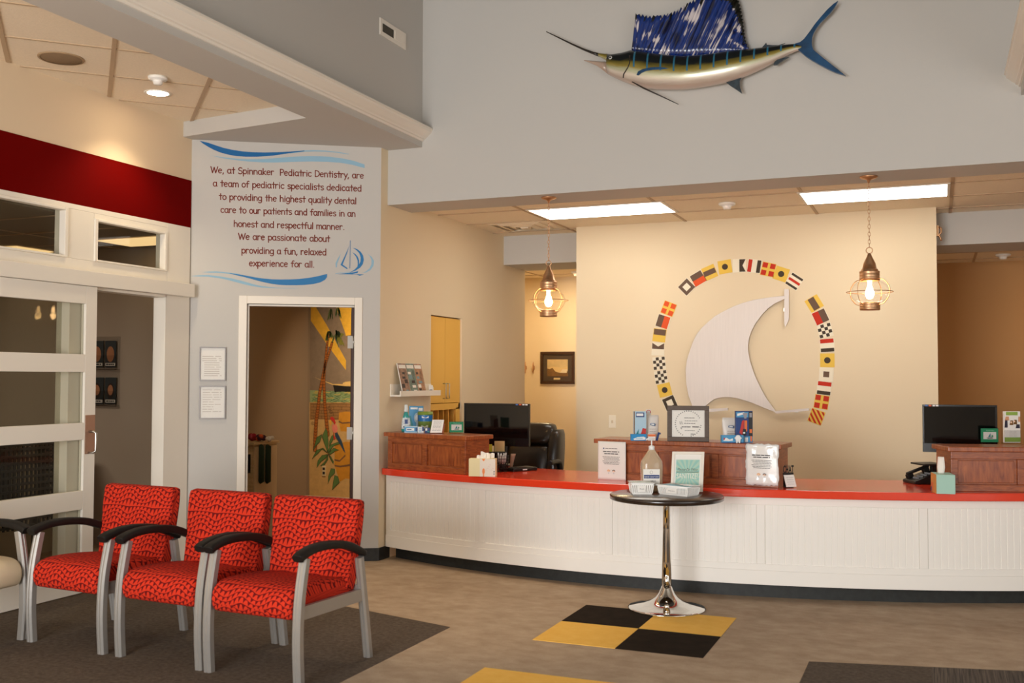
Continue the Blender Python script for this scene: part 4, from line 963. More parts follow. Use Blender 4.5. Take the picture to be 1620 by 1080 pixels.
fr_ = mat('flag_red', (196, 44, 18), .8); fo_ = mat('flag_orange_red', (226, 84, 34), .8); fy_ = mat('flag_yellow', (234, 194, 80), .8); fb_ = mat('flag_brown', (104, 80, 64), .8); fk_ = mat('flag_dark', (66, 54, 40), .8); fw_ = mat('flag_white', (240, 230, 206), .8)
FMAT = [fw_, fr_, fy_, fb_, fk_, fo_]; wW, rR, yY, bB, kK, oO = range(6)
def sq(x0, y0, x1, y1): return [(x0,y0),(x1,y0),(x1,y1),(x0,y1)]
def pat(kind, br=bB, rd=rR):
    if kind == 'R': return yY, [(rd, sq(*q)) for q in ((-.5,-.5,-.1,-.1),(.1,-.5,.5,-.1),(-.5,.1,-.1,.5),(.1,.1,.5,.5))]
    if kind == 'EV': return br, [(rd, sq(0,-.5,.5,.5))]
    if kind == 'EVr': return br, [(rd, sq(-.5,-.5,0,.5))]
    if kind == 'EH': return br, [(rd, sq(-.5,-.5,.5,0))]
    if kind == 'K': return yY, [(br, sq(-.5,.02,.5,.5))]
    if kind == 'A': return wW, [(br, [(-.5,.0),(.5,.0),(.5,.5),(0,.2),(-.5,.5)])]
    if kind == 'AV': return wW, [(br, [(0,-.5),(.5,-.5),(.25,0),(.5,.5),(0,.5)])]
    if kind == 'N': return wW, [(br, sq(-.5+.25*i, .25-.25*j, -.25+.25*i, .5-.25*j)) for i in range(4) for j in range(4) if (i+j) % 2 == 1]
    if kind == 'I': return yY, [(kK, arc(0, 0, .24, .24, 0, 345, 23))]
    if kind == 'P': return br, [(wW, sq(-.25,-.25,.25,.25))]
    if kind == 'DH': return yY, [(br, sq(-.5,-.2,.5,.22))]
    if kind == 'DV': return yY, [(br, sq(-.28,-.5,.22,.5))]
    if kind == 'TV': return wW, [(rd, sq(-.5,-.5,-.2,.5)), (br, sq(.2,-.5,.5,.5))]
    if kind == 'TH': return wW, [(rd, sq(-.5,.18,.5,.5)), (br, sq(-.5,-.5,.5,-.22))]
    if kind == 'C': return wW, [(br, sq(-.5,.32,.5,.5)), (rd, sq(-.5,-.1,.5,.1)), (br, sq(-.5,-.5,.5,-.32))]
    if kind == 'S': return wW, [(br, sq(-.22,-.22,.22,.22))]
    if kind == 'Y':
        P = []
        for i in range(5):
            k = -.9+.4*i; pts = [(x, y) for x, y in ((-.5, k-(-.5)-.0),)]
            # diagonal stripes from upper left to lower right, clipped to the square
            lo_, hi_ = k, k+.2
            poly = [(-.5,-.5),(.5,-.5),(.5,.5),(-.5,.5)]
            for sgn, lim in ((1, lo_), (-1, hi_)):
                out = []
                for j in range(len(poly)):
                    a, c = poly[j], poly[(j+1) % len(poly)]; fa = sgn*(a[0]+a[1]-lim); fc = sgn*(c[0]+c[1]-lim)
                    if fa >= 0: out.append(a)
                    if fa*fc < 0: q = fa/(fa-fc); out.append((a[0]+(c[0]-a[0])*q, a[1]+(c[1]-a[1])*q))
                poly = out
                if not poly: break
            if poly: P.append((rd, poly))
        return yY, P
FS = .113
flags = [
 ('R', (172,353), -22, oO, 0, 'red cross-quartered flag at the top of the left run of flags'), ('EV', (140,427), -18, oO, bB, 'brown and red halved flag second from the top of the left run'),
 ('K', (120,505), -8, 0, bB, 'brown over yellow flag on the left run'), ('A', (112,583), -3, 0, bB, 'white flag with a brown notched half on the left run'),
 ('N', (119,664), 6, 0, kK, 'upper of the two checkered flags on the left run'), ('N', (129,742), 9, 0, kK, 'lower of the two checkered flags on the left run'),
 ('I', (150,816), 14, 0, kK, 'yellow flag with a dark disc near the bottom of the left run'), ('P', (180,890), 24, 0, kK, 'brown-bordered white flag behind the framed sign, bottom of the left run'),
 ('P', (275,230), 44, 0, bB, 'brown-bordered white flag set as a diamond, first of the top arc'), ('EH', (340,182), 29, oO, bB, 'brown over red flag second on the top arc'),
 ('DH', (406,147), 22, 0, bB, 'yellow flag with a brown bar third on the top arc'), ('I', (493,115), 8, 0, kK, 'yellow flag with a dark disc on the left half of the top arc'),
 ('AV', (575,108), 0, 0, kK, 'white flag with a dark swallowtail at the crown of the top arc'), ('TV', (660,111), -9, rR, kK, 'red, white and dark striped flag on the top arc'),
 ('R', (739,130), -14, rR, 0, 'red cross-quartered flag on the right half of the top arc'), ('I', (813,156), -20, 0, kK, 'yellow flag with a dark disc above the mast tip'),
 ('C', (888,198), -35, rR, kK, 'tilted striped flag with a red middle bar, last of the top arc'),
 ('DV', (1001,324), 30, 0, bB, 'yellow flag with a brown bar at the top of the right run'), ('EVr', (1037,400), 24, rR, bB, 'red and brown halved flag second on the right run'),
 ('N', (1063,478), 14, 0, kK, 'checkered flag third on the right run'), ('TH', (1075,562), 4, rR, kK, 'red, white and dark banded flag above the dotted flag on the right run'),
 ('I', (1076,647), 0, 0, kK, 'yellow flag with a dark disc midway down the right run'), ('S', (1070,727), -4, 0, bB, 'white flag with a brown square on the right run'),
 ('TH', (1058,806), -7, rR, kK, 'red, white and dark banded flag below the white one with a square'), ('R', (1043,884), -9, rR, 0, 'red cross-quartered flag second from the bottom of the right run'),
 ('Y', (1014,968), -20, rR, 0, 'diagonally striped red and yellow flag at the bottom of the right run')]
for kind, c, ang, rd, br, lab in flags:
    a, h = FB.px(1010+c[0]/3.6, 390+c[1]/3.6); ca, sa = math.cos(R(ang)), math.sin(R(ang))
    base, shapes = pat(kind, br or bB, rd or rR)
    Ft = Fr(FB.p(a, h), (ca, 0, sa), (-sa, 0, ca)); b = MB(); sx = FS*1.0
    b.fbox(Ft, -sx/2-.004, -sx/2-.004, sx/2+.004, sx/2+.004, .0003, .0028, wW if base != yY else yY)
    if base not in (wW, yY): b.sheet(Ft, [(x*sx, y*sx) for x, y in sq(-.5,-.5,.5,.5)], .0032, base)
    for m_, P in shapes: b.sheet(Ft, [(x*sx, y*sx) for x, y in P], .0036, m_)
    tag(b.build('signal_flag', FMAT), lab, 'flag', 'signal flags round the sail sculpture')
# light switch, hall picture, cleat hooks
t = thing('light_switch', 'ivory light switch on the back wall left of the middle counter screen', 'switch', FB.p(*FB.px(968, 677)))
a0, z0 = FB.px(963.3, 676.5); a1, z1 = FB.px(974.6, 656.5)
b = MB(); b.fbox(FB, a0, z0, a1, z1, 0, .006); b.build('plate', mat('ivory_plate', (244, 232, 208), .5), t, bevel=.002)
b = MB(); am, zm = (a0+a1)/2, (z0+z1)/2; b.fbox(FB, am-.008, zm-.014, am+.008, zm+.012, .006, .012); b.build('toggle', mat('ivory_toggle', (214, 196, 166), .5), t, bevel=.002)
FH = Fr((0, 11.85, 0), (1, 0, 0))
def framed(name, label, cat, F, x0, x1, yb, yt, fw, fmat, parts, depth=.025, lip=None, lipmat=None):
    a0, z0 = F.px(x0, yb); a1, z1 = F.px(x1, yt); t = thing(name, label, cat, F.p((a0+a1)/2, z0))
    b = MB(); b.fbox(F, a0, z0, a1, z0+fw, .001, depth); b.fbox(F, a0, z1-fw, a1, z1, .001, depth); b.fbox(F, a0, z0+fw, a0+fw, z1-fw, .001, depth); b.fbox(F, a1-fw, z0+fw, a1, z1-fw, .001, depth); b.build('frame', fmat, t, bevel=.004)
    return t, a0, z0, a1, z1
gilt = mat('gilt_wood', (62, 36, 18), .3, .1); matb = mat('brown_mat_board', (70, 54, 40), .8)
t, a0, z0, a1, z1 = framed('framed_picture', 'framed antique landscape print on the hallway wall below the left lantern', 'picture', FH, 855.5, 909.5, 607, 556, .035, gilt, None)
b = MB(); b.fbox(FH, a0+.035, z0+.035, a1-.035, z1-.035, .002, .008); b.build('mat_board', matb, t)
b = MB(); w, h = a1-a0, z1-z0; fA, fB_, fC, fD = a0+w*.2, z0+h*.24, a1-w*.2, z1-h*.24
b.fbox(FH, fA, fB_, fC, fD, .008, .0095, 0); P = lambda x, y: (fA+(fC-fA)*x, fB_+(fD-fB_)*y)
b.sheet(FH, [P(0,.5), P(.3,.58), P(.7,.5), P(1,.6), P(1,1), P(0,1)], .0100, 1); b.sheet(FH, [P(0,.0), P(1,0), P(1,.3), P(.8,.36), P(.6,.2), P(.4,.28), P(.25,.5), P(.12,.42), P(0,.46)], .0104, 2); b.sheet(FH, [P(.62,.2), P(.95,.2), P(.98,.4), P(.75,.42)], .0108, 3)
b.build('print', [mat('print_cream', (220, 190, 130), .8), mat('print_sky', (206, 180, 128), .8, var=.15, vscale=12), mat('print_brown', (120, 84, 36), .8, var=.35, vscale=30), mat('print_pale', (226, 208, 170), .8)], t)
b = MB(); b.fbox(FH, a0+w*.39, z0+h*.135, a1-w*.42, z0+h*.19, .008, .0095); b.build('title_plate', mat('title_plate', (210, 186, 130), .6), t)
b = MB(); b.fbox(FH, a0+.034, z0+.034, a1-.034, z1-.034, .014, .0155); b.build('glazing', clear, t)
for k, xx in enumerate((832.5, 845)):
    t = thing('wall_hook', ('left brass cleat hook on the hallway wall beside the framed print', 'right brass cleat hook on the hallway wall beside the framed print')[k], 'hook', FH.p(*FH.px(xx, 590)), 0, 'brass cleat hooks')
    a, z = FH.px(xx, 581.5)
    b = MB(); b.tube([FH.p(a, z+.07, .03), FH.p(a, z+.045, .04), FH.p(a, z+.01, .034), FH.p(a, z-.01, .034), FH.p(a, z-.045, .04), FH.p(a, z-.07, .03)], [.004, .008, .010, .010, .008, .004], 10); b.build('cleat', brass, t)
    b = MB(); b.fbox(FH, a-.010, z-.022, a+.010, z+.022, 0, .03); b.build('post', brass, t, bevel=.003)
t = thing('wall_hook', 'small brass hook high on the side of the back wall at the right', 'hook', (.02, 9.5, 2.66))
b = MB(); b.tube([(.03, 9.5, 2.75), (.05, 9.5, 2.735), (.05, 9.5, 2.70), (.03, 9.5, 2.68), (.045, 9.5, 2.65), (.05, 9.5, 2.63)], .008, 8); b.build('hook', brass, t)
b = MB(); b.box((.012, 9.48, 2.67), (.03, 9.52, 2.76)); b.build('plate', brass, t)

# ================================================================== mounted sailfish
FSH = Fr((0, YF, 0), (1, 0, 0)); o9 = (840, 0, 3.1154)
def fm(): 
    m = bpy.data.materials.new('fish_skin'); m.use_nodes = True; nt = m.node_tree; b = nt.nodes['Principled BSDF']; L = nt.links.new
    uv = nt.nodes.new('ShaderNodeUVMap'); sp = nt.nodes.new('ShaderNodeSeparateXYZ'); L(uv.outputs[0], sp.inputs[0])
    n = nt.nodes.new('ShaderNodeTexNoise'); n.inputs['Scale'].default_value = 14; L(uv.outputs[0], n.inputs[0])
    ad = nt.nodes.new('ShaderNodeMath'); ad.operation = 'MULTIPLY_ADD'; ad.inputs[1].default_value = .10; L(n.outputs[0], ad.inputs[0]); L(sp.outputs[1], ad.inputs[2])
    r = nt.nodes.new('ShaderNodeValToRGB'); cr_ = r.color_ramp; L(ad.outputs[0], r.inputs[0])
    cols = [(0, (14,18,20)), (.43, (18,26,28)), (.48, (96,86,32)), (.57, (150,132,54)), (.64, (176,176,140)), (.74, (214,202,186)), (.86, (186,166,150)), (1, (196,178,164))]
    cr_.elements[0].position = 0; cr_.elements[0].color = lin(cols[0][1])+(1,); cr_.elements[1].position = 1; cr_.elements[1].color = lin(cols[-1][1])+(1,)
    for p, c in cols[1:-1]: e = cr_.elements.new(p); e.color = lin(c)+(1,)
    st = nt.nodes.new('ShaderNodeMath'); st.operation = 'PINGPONG'; st.inputs[1].default_value = .0325; L(sp.outputs[0], st.inputs[0])
    lt = nt.nodes.new('ShaderNodeMath'); lt.operation = 'LESS_THAN'; lt.inputs[1].default_value = .0042; L(st.outputs[0], lt.inputs[0])
    lv = nt.nodes.new('ShaderNodeMath'); lv.operation = 'LESS_THAN'; lv.inputs[1].default_value = .52; L(sp.outputs[1], lv.inputs[0])
    gu = nt.nodes.new('ShaderNodeMath'); gu.operation = 'GREATER_THAN'; gu.inputs[1].default_value = .51; L(sp.outputs[0], gu.inputs[0])
    m1 = nt.nodes.new('ShaderNodeMath'); m1.operation = 'MULTIPLY'; L(lt.outputs[0], m1.inputs[0]); L(lv.outputs[0], m1.inputs[1])
    m2 = nt.nodes.new('ShaderNodeMath'); m2.operation = 'MULTIPLY'; L(m1.outputs[0], m2.inputs[0]); L(gu.outputs[0], m2.inputs[1])
    mx = nt.nodes.new('ShaderNodeMix'); mx.data_type = 'RGBA'; L(m2.outputs[0], mx.inputs[0]); L(r.outputs[0], mx.inputs[6]); mx.inputs[7].default_value = lin((46,112,140))+(1,)
    L(mx.outputs[2], b.inputs['Base Color']); b.inputs['Roughness'].default_value = .3; b.inputs['Coat Weight'].default_value = .6; b.inputs['Coat Roughness'].default_value = .1; b.inputs['Metallic'].default_value = .15
    return m
skinm = fm()
fish = thing('mounted_sailfish', 'mounted blue sailfish trophy with a raised sail fin high on the gray wall', 'fish', FSH.p(*FSH.px(1090, 140)))
def interp(tab, x):
    for (xa, ya), (xb, yb) in zip(tab, tab[1:]):
        if x <= xb: return ya+(yb-ya)*(x-xa)/(xb-xa)
    return tab[-1][1]
TOP = [(380,266),(400,268),(450,260),(495,248),(560,256),(640,268),(750,277),(850,271),(950,255),(1080,241),(1150,233),(1230,222),(1310,215),(1350,222)]
BOT = [(380,366),(420,387),(460,404),(500,420),(570,437),(650,443),(750,442),(850,431),(960,409),(1040,385),(1120,350),(1200,309),(1260,274),(1310,252),(1350,244)]
CB = .085
def section(x, top, bot, dmax=.075, n=24, k=.62):
    _, zt = FSH.px(840+x/3.1154, top/3.1154, CB); a, zb = FSH.px(840+x/3.1154, bot/3.1154, CB); mid, hh = (zt+zb)/2, (zt-zb)/2; dd = min(dmax, hh*k)
    return [FSH.p(a, mid+hh*math.cos(2*PI*i/n), CB+dd*math.sin(2*PI*i/n)) for i in range(n)]
xs = [380, 400, 425, 450, 475, 495, 530, 570, 620, 680, 750, 820, 890, 960, 1020, 1080, 1140, 1200, 1260, 1310, 1350]
def fuv(xs_): return lambda a, k: (xs_[a]/1000, (1-abs(1-2*k/24)))
b = MB(); b.loft([section(x, interp(TOP, x), interp(BOT, x)) for x in xs], 0, True, True, uvs=fuv(xs)); body = b.build('body', skinm, fish)
xb = [75, 140, 200, 260, 310, 335]
bt = [(75,153),(200,212),(260,238),(310,256),(345,263),(380,266)]; bb_ = [(75,158),(200,221),(260,249),(310,270),(345,283),(380,304)]
b = MB(); b.loft([section(x, interp(bt, x), interp(bb_, x), .03, k=.8) for x in xb], 0, True, True); b.build('bill', mat('black_bill', (30, 22, 16), .35, coat=.5), fish)
xh = [333, 345, 358, 370, 383]
b = MB(); b.loft([section(x, interp(bt, x), interp([(310,269),(345,283),(365,294),(383,310)], x), .05, k=.9) for x in xh], 0, True, True, uvs=lambda a, k: (.3, .40+.22*(1-abs(1-2*k/24)))); b.build('upper_jaw', skinm, fish)
xj = [262, 290, 325, 350, 383]; jt = [(262,296),(325,302),(350,304),(383,304)]; jb = [(262,299),(290,309),(325,324),(350,342),(383,368)]
b = MB(); b.loft([section(x, interp(jt, x), interp(jb, x), .04, k=.7) for x in xj], 0, True, True); b.build('lower_jaw', mat('pale_jaw', (176, 152, 134), .35, coat=.5), fish)
ax_, az_ = FSH.px(840+394/3.1154, 287/3.1154, CB+.03)
for nm, rr, cc, mm in (('eye', .0135, .050, mat('silver_eye', (206, 204, 198), .2, coat=1)), ('pupil', .007, .058, gloss)):
    b = MB(); b.M = Matrix.Translation(FSH.p(ax_, az_, CB+cc-.006)) @ Matrix.Rotation(PI/2, 4, 'X'); b.lathe([(rr, -.008), (rr, 0), (rr*.85, rr*.35), (rr*.5, rr*.55), (.0005, rr*.62)], seg=20); b.build(nm, mm, fish)
b = MB()
def surf(x, y):
    zt = FSH.px(840+x/3.1154, interp(TOP, x)/3.1154, CB)[1]; zb = FSH.px(840+x/3.1154, interp(BOT, x)/3.1154, CB)[1]; a, z = FSH.px(840+x/3.1154, y/3.1154, CB)
    mid, hh = (zt+zb)/2, (zt-zb)/2; dd = min(.075, hh*.62); q = max(-1, min(1, (z-mid)/hh)); return FSH.p(a, z, CB+dd*math.sqrt(max(0, 1-q*q)))
b.tube([surf(x, y) for x, y in ((498,285),(501,305),(500,325),(492,345),(480,362),(468,376),(463,390))], .0045, 8); b.build('gill_edge', mat('dark_gill', (46, 38, 28), .4), fish)
navy = mat('fin_blue', (16, 66, 104), .3, var=.5, vscale=9, coat=.5); finink = mat('fin_ink', (38, 52, 60), .35, var=.6, vscale=40, coat=.4)
def fin(name, pts, c0, c1, m, bev=.003):
    b = MB(); b.prism(FSH, FSH.pxs(crop(pts, *o9), (c0+c1)/2), c0, c1); return b.build(name, m, fish, bevel=bev)
fin('tail_fin', [(1300,217),(1325,210),(1345,195),(1372,160),(1400,120),(1430,84),(1460,50),(1490,22),(1515,5),(1500,35),(1480,62),(1455,88),(1430,112),(1410,138),(1396,162),(1388,182),(1385,205),(1386,225),(1392,246),(1420,270),(1470,310),(1515,345),(1552,375),(1500,360),(1460,341),(1420,320),(1385,300),(1355,280),(1320,250),(1310,235)], CB-.012, CB+.012, navy)
b = MB(); P = [surf(525+150*t, 352-26*t+14*math.sin(t*PI)*-1) for t in [i/8 for i in range(9)]]
fin('pectoral_fin', [(520,370),(528,352),(552,340),(590,332),(630,330),(660,333),(680,338),(640,343),(600,345),(568,350),(545,360),(530,372)], CB+.070, CB+.078, navy, .002)
b = MB(); b.tube([surf(505, 410)+V((0, -.0, 0)), FSH.p(*FSH.px(840+555/3.1154, 434/3.1154, CB+.05), CB+.05), FSH.p(*FSH.px(840+640/3.1154, 473/3.1154, CB+.03), CB+.03), FSH.p(*FSH.px(840+727/3.1154, 514/3.1154, CB+.02), CB+.02)], [.004, .006, .0045, .002], 8); b.build('pelvic_fin', mat('black_bill', (30, 22, 16), .35), fish)
fin('anal_fin', [(962,408),(1000,396),(1038,383),(1030,400),(1031,430),(1042,463),(1018,446),(990,428)], CB-.008, CB+.008, finink)
fin('rear_dorsal_fin', [(1135,238),(1150,222),(1160,210),(1163,221),(1190,223),(1220,223),(1255,212),(1232,224),(1215,231),(1180,236)], CB-.006, CB+.006, finink)
fin('rear_anal_fin', [(1195,322),(1203,305),(1215,296),(1245,287),(1275,281),(1248,296),(1228,310),(1212,321)], CB-.004, CB+.02, finink)
# sail fin: ribbed sheet with a ragged rim
def sailm():
    m = bpy.data.materials.new('sail_fin_skin'); m.use_nodes = True; nt = m.node_tree; b = nt.nodes['Principled BSDF']; L = nt.links.new
    uv = nt.nodes.new('ShaderNodeUVMap'); mp = nt.nodes.new('ShaderNodeMapping'); mp.inputs['Scale'].default_value = (40, 1.1, 1); L(uv.outputs[0], mp.inputs[0])
    n = nt.nodes.new('ShaderNodeTexNoise'); n.inputs['Scale'].default_value = 1; n.inputs['Detail'].default_value = 3; L(mp.outputs[0], n.inputs[0])
    mp2 = nt.nodes.new('ShaderNodeMapping'); mp2.inputs['Scale'].default_value = (5, 2.2, 1); L(uv.outputs[0], mp2.inputs[0])
    n2 = nt.nodes.new('ShaderNodeTexNoise'); n2.inputs['Scale'].default_value = 1; n2.inputs['Detail'].default_value = 2; L(mp2.outputs[0], n2.inputs[0])
    ad = nt.nodes.new('ShaderNodeMath'); ad.operation = 'ADD'; L(n.outputs[0], ad.inputs[0]); L(n2.outputs[0], ad.inputs[1])
    hf = nt.nodes.new('ShaderNodeMath'); hf.operation = 'MULTIPLY'; hf.inputs[1].default_value = .5; L(ad.outputs[0], hf.inputs[0])
    r = nt.nodes.new('ShaderNodeValToRGB'); cr_ = r.color_ramp; L(hf.outputs[0], r.inputs[0])
    cr_.elements[0].position = .34; cr_.elements[0].color = lin((10,14,36))+(1,); cr_.elements[1].position = .64; cr_.elements[1].color = lin((226,216,214))+(1,)
    for p, c in ((.42, (10,20,58)), (.48, (16,50,122)), (.535, (30,44,100)), (.56, (196,188,190))): e = cr_.elements.new(p); e.color = lin(c)+(1,)
    L(r.outputs[0], b.inputs['Base Color']); b.inputs['Roughness'].default_value = .28; b.inputs['Coat Weight'].default_value = .5
    bp = nt.nodes.new('ShaderNodeBump'); bp.inputs['Strength'].default_value = .9; bp.inputs['Distance'].default_value = .01; L(n.outputs[0], bp.inputs['Height']); L(bp.outputs[0], b.inputs['Normal'])
    return m
rnd = random.Random(3)
NB = 90; base = []; rim = []
for i in range(NB+1):
    s = i/NB
    xb_ = 496+(1076-496)*s**1.15; base.append((xb_, interp(TOP, xb_)+6))
rimpath = [(517,66),(545,70),(575,78),(610,76),(650,74),(690,62),(725,45),(760,22),(800,0),(850,-26),(910,-48),(970,-56),(1015,-30),(1030,15),(1040,60),(1048,110),(1053,160),(1060,200),(1072,234)]
Lr = [0]
for p, q in zip(rimpath, rimpath[1:]): Lr.append(Lr[-1]+math.hypot(q[0]-p[0], q[1]-p[1]))
for i in range(NB+1):
    d = Lr[-1]*i/NB; j = max(k for k in range(len(Lr)) if Lr[k] <= d+1e-6); j = min(j, len(Lr)-2); t_ = (d-Lr[j])/(Lr[j+1]-Lr[j])
    x = rimpath[j][0]+(rimpath[j+1][0]-rimpath[j][0])*t_; y = rimpath[j][1]+(rimpath[j+1][1]-rimpath[j][1])*t_
    jag = (rnd.uniform(5, 22) if i % 2 else 0)*(1 if i < NB else 0); rim.append((x-jag*(.8 if i > NB*.62 else .1), y+jag*(1 if i < NB*.62 else .3)))
b = MB(); NR = 7; cc = .078
def fpt(i, r, c):
    t_ = r/NR; x = base[i][0]+(rim[i][0]-base[i][0])*t_; y = base[i][1]+(rim[i][1]-base[i][1])*t_; q = FSH.px(840+x/3.1154, y/3.1154, cc); wv = .004*math.sin(i*2.1) if r else 0
    return FSH.p(q[0], q[1], c+wv)
grid = []
for side, c in ((0, cc+.006), (1, cc-.006)): grid.append([[b.add([fpt(i, r, c)]) for r in range(NR+1)] for i in range(NB+1)])
for side in (0, 1):
    g = grid[side]
    for i in range(NB):
        for r in range(NR): b.face([g[i][r], g[i+1][r], g[i+1][r+1], g[i][r+1]] if side == 0 else [g[i][r], g[i][r+1], g[i+1][r+1], g[i+1][r]], 1 if r == NR-1 and (i > NB*.55 or i % 5 == 0) else 0, True, [(i/NB, r/NR), ((i+1)/NB, r/NR), ((i+1)/NB, (r+1)/NR), (i/NB, (r+1)/NR)] if side == 0 else [(i/NB, r/NR), (i/NB, (r+1)/NR), ((i+1)/NB, (r+1)/NR), ((i+1)/NB, r/NR)])
for i in range(NB): b.face([grid[0][i][NR], grid[0][i+1][NR], grid[1][i+1][NR], grid[1][i][NR]], 1); b.face([grid[0][i][0], grid[1][i][0], grid[1][i+1][0], grid[0][i+1][0]], 1)
for i in (0, NB):
    for r in range(NR): b.face([grid[0][i][r], grid[0][i][r+1], grid[1][i][r+1], grid[1][i][r]], 1)
b.build('sail_fin', [sailm(), mat('dark_fin_rim', (34, 34, 26), .4, var=.4, vscale=60)], fish)

# ================================================================== yellow cupboard in the niche
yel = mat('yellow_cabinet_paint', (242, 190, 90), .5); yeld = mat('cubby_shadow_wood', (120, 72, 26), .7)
FN = Fr((XW-.10, 0, 0), (0, 1, 0))
t = thing('wall_cupboard', 'tall yellow cupboard built into the side wall behind the left counter screen', 'cupboard', (XW-.25, (n0+n1)/2, .75))
zb = FWW.px(706, 637)[1]; zs = zb-.05
y0, y1 = n0+.004, n1-.004; ym = y0+(y1-y0)*.47
b = MB(); b.box((XW-.455, y0, .75), (XW-.44, y1, 1.995)); b.box((XW-.44, y0, zs), (XW-.04, y1, zs+.03)); b.box((XW-.44, y0, zs+.03), (XW-.04, y0+.015, 1.995)); b.box((XW-.44, y1-.015, zs+.03), (XW-.04, y1, 1.995)); b.box((XW-.44, y0+.015, 1.98), (XW-.04, y1-.015, 1.995)); b.build('carcass', yel, t)
FN = Fr((XW-.018, 0, 0), (0, 1, 0)); ym = FN.px(704, 560)[0]
for k, (ya, yb) in enumerate(((y0+.002, ym-.002), (ym+.002, y1-.03))):
    b = MB(); b.fbox(FN, ya, zb, yb, 1.99, -.018, 0); d = b.build('door', yel, t, bevel=.001)
    yh = ym-.035 if k == 0 else ym+.035
    b = MB(); b.tube([FN.p(yh, zb+.175, 0), FN.p(yh, zb+.175, .03), FN.p(yh, zb+.04, .03), FN.p(yh, zb+.04, 0)], .005, 8); b.build('handle', steel, d)
b = MB(); b.fbox(FN, y1-.03, zs, y1, 1.99, -.02, 0); b.fbox(FN, y0, zs-.012, y1, zb-.006, -.02, .0); b.build('face_frame', yel, t)
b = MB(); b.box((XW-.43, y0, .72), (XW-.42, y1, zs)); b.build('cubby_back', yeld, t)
for i in range(6):
    yy = y0+.02+(y1-y0-.11)*i/5; b = MB(); b.box((XW-.42, yy-.006, .74), (XW-.04, yy+.006, zs-.012)); b.build('cubby_divider', yel, t)
b = MB(); b.fbox(FN, y1-.085, .72, y1, zs, -.02, 0); b.build('side_stile', yel, t)

# picture ledge with magazines
t = thing('picture_ledge', 'white picture ledge on the reception side wall holding magazines', 'shelf', FWW.p(*FWW.px(650, 620)))
a0, zl = FWW.px(617, 627); a1 = FWW.px(681, 624)[0]
zl = FWW.px(640, 627, .1)[1]
b = MB(); b.fbox(FWW, a0, zl, a1, zl+.012, 0, .1); b.build('shelf', white, t); 
b = MB(); b.fbox(FWW, a0, zl+.012, a1, zl+.045, .09, .1); b.build('front_lip', white, t)
b = MB(); b.fbox(FWW, a0, zl+.012, a1, zl+.1, 0, .008); b.build('back_rail', white, t)
mags = [mat('print_photo_%d' % i, c, .5, var=.55, vscale=26) for i, c in enumerate(((150,118,100), (110,130,120), (168,126,96)))]
magn = ['magazine with a pale cover spine at the left end of the picture ledge', 'magazine in the middle of the picture ledge', 'magazine at the right of the picture ledge beside the small cards']
W3 = (a1-a0)*.62/3
for k in range(3):
    ya = a0+(a1-a0)*.10+k*W3*.98; t = thing('magazine', magn[k], 'magazine', FWW.p(ya, zl+.012, .05), 0, 'magazines on the ledge')
    tilt = math.atan2(.062-.012*0, .27); Fm = Fr(FWW.p(ya, zl+.0135, .082-.004*k), (0, 1, 0), (-math.sin(tilt), 0, math.cos(tilt)))
    b = MB(); b.fbox(Fm, 0, 0, W3*.95, .265, -.006, 0); b.build('pages', paper, t)
    b = MB(); w = W3*.95; b.sheet(Fm, sq(.002, .002, w-.002, .263), .0006, 0); b.sheet(Fm, sq(.012, .222, w-.012, .252), .001, 1)
    for i in range(5): 
        x = random.uniform(.01, w*.5); y = .02+.038*i; b.sheet(Fm, sq(x, y, x+w*random.uniform(.25, .45), y+random.uniform(.018, .034)), .001, random.choice((1, 2, 3)))
    b.build('cover', [mags[k], paper, mat('print_dark', (54, 44, 44), .6), mat('print_blue', (120, 150, 160), .6)], t)
for k, (dy, hh) in enumerate(((.80, .075), (.87, .06))):
    F = Fr(FWW.p(a0+(a1-a0)*dy, zl+.0135, .06-.02*k), (.25, 1, 0)); b = MB(); b.fbox(F, 0, 0, .05, hh, -.004, 0, 0); b.sheet(F, sq(.006, .012, .044, hh*.5), .0005, 1)
    tag(b.build('display_card', [paper, mat('print_blue_card', (90, 96, 120), .6)]), ('taller small card at the right end of the picture ledge', 'shorter small card at the right end of the picture ledge')[k], 'card', 'small cards on the ledge')

# ================================================================== things on the counter screens
def onto(xl, xr, yb, z, yb2=None):
    p = onz(xl, yb, z); q = onz(xr, yb2 or yb, z); F = Fr(p, q-p); return F, (q-p).length
def hgt(F, w, y, x=None, c=0):
    # height on frame F of picture row y at its middle
    P = F.p(w/2, 0); e = P-EYE; pxx = 810+FPX*e.dot(_rt)/e.dot(_fw)
    return F.px(pxx, y, c)[1]
Z1 = 1.0155
def carton(name, label, cat, xl, xr, yb, yt, z, depth, mats, prints, group=None, yb2=None, edge=0):
    F, w = onto(xl, xr, yb, z, yb2); h = hgt(F, w, yt)
    t = thing(name, label, cat, F.p(w/2, 0, -depth/2), 0, group)
    b = MB(); b.fbox(F, 0, 0, w, h, -depth, 0, 0); b.build('box', mats[0], t, bevel=.0012)
    b = MB()
    for i, (m, pts) in enumerate(prints): b.sheet(F, [(x*w, y*h) for x, y in pts], .0006+.0003*i, m)
    if prints: b.build('print', mats, t)
    return t, F, w, h
cblue = mat('print_sky_blue', (70, 150, 196), .45); cwhite = mat('print_white', (236, 236, 234), .5); cnavy = mat('print_navy', (24, 60, 120), .45); cteal = mat('print_teal', (20, 128, 136), .4); cgreen = mat('print_green', (120, 154, 60), .45); corange = mat('print_orange', (226, 116, 60), .5); cred = mat('print_red', (196, 48, 40), .5); cpale = mat('print_pale_blue', (176, 206, 222), .5); cgrn2 = mat('print_emerald', (24, 150, 98), .45); cblk = mat('print_black', (28, 26, 28), .45)
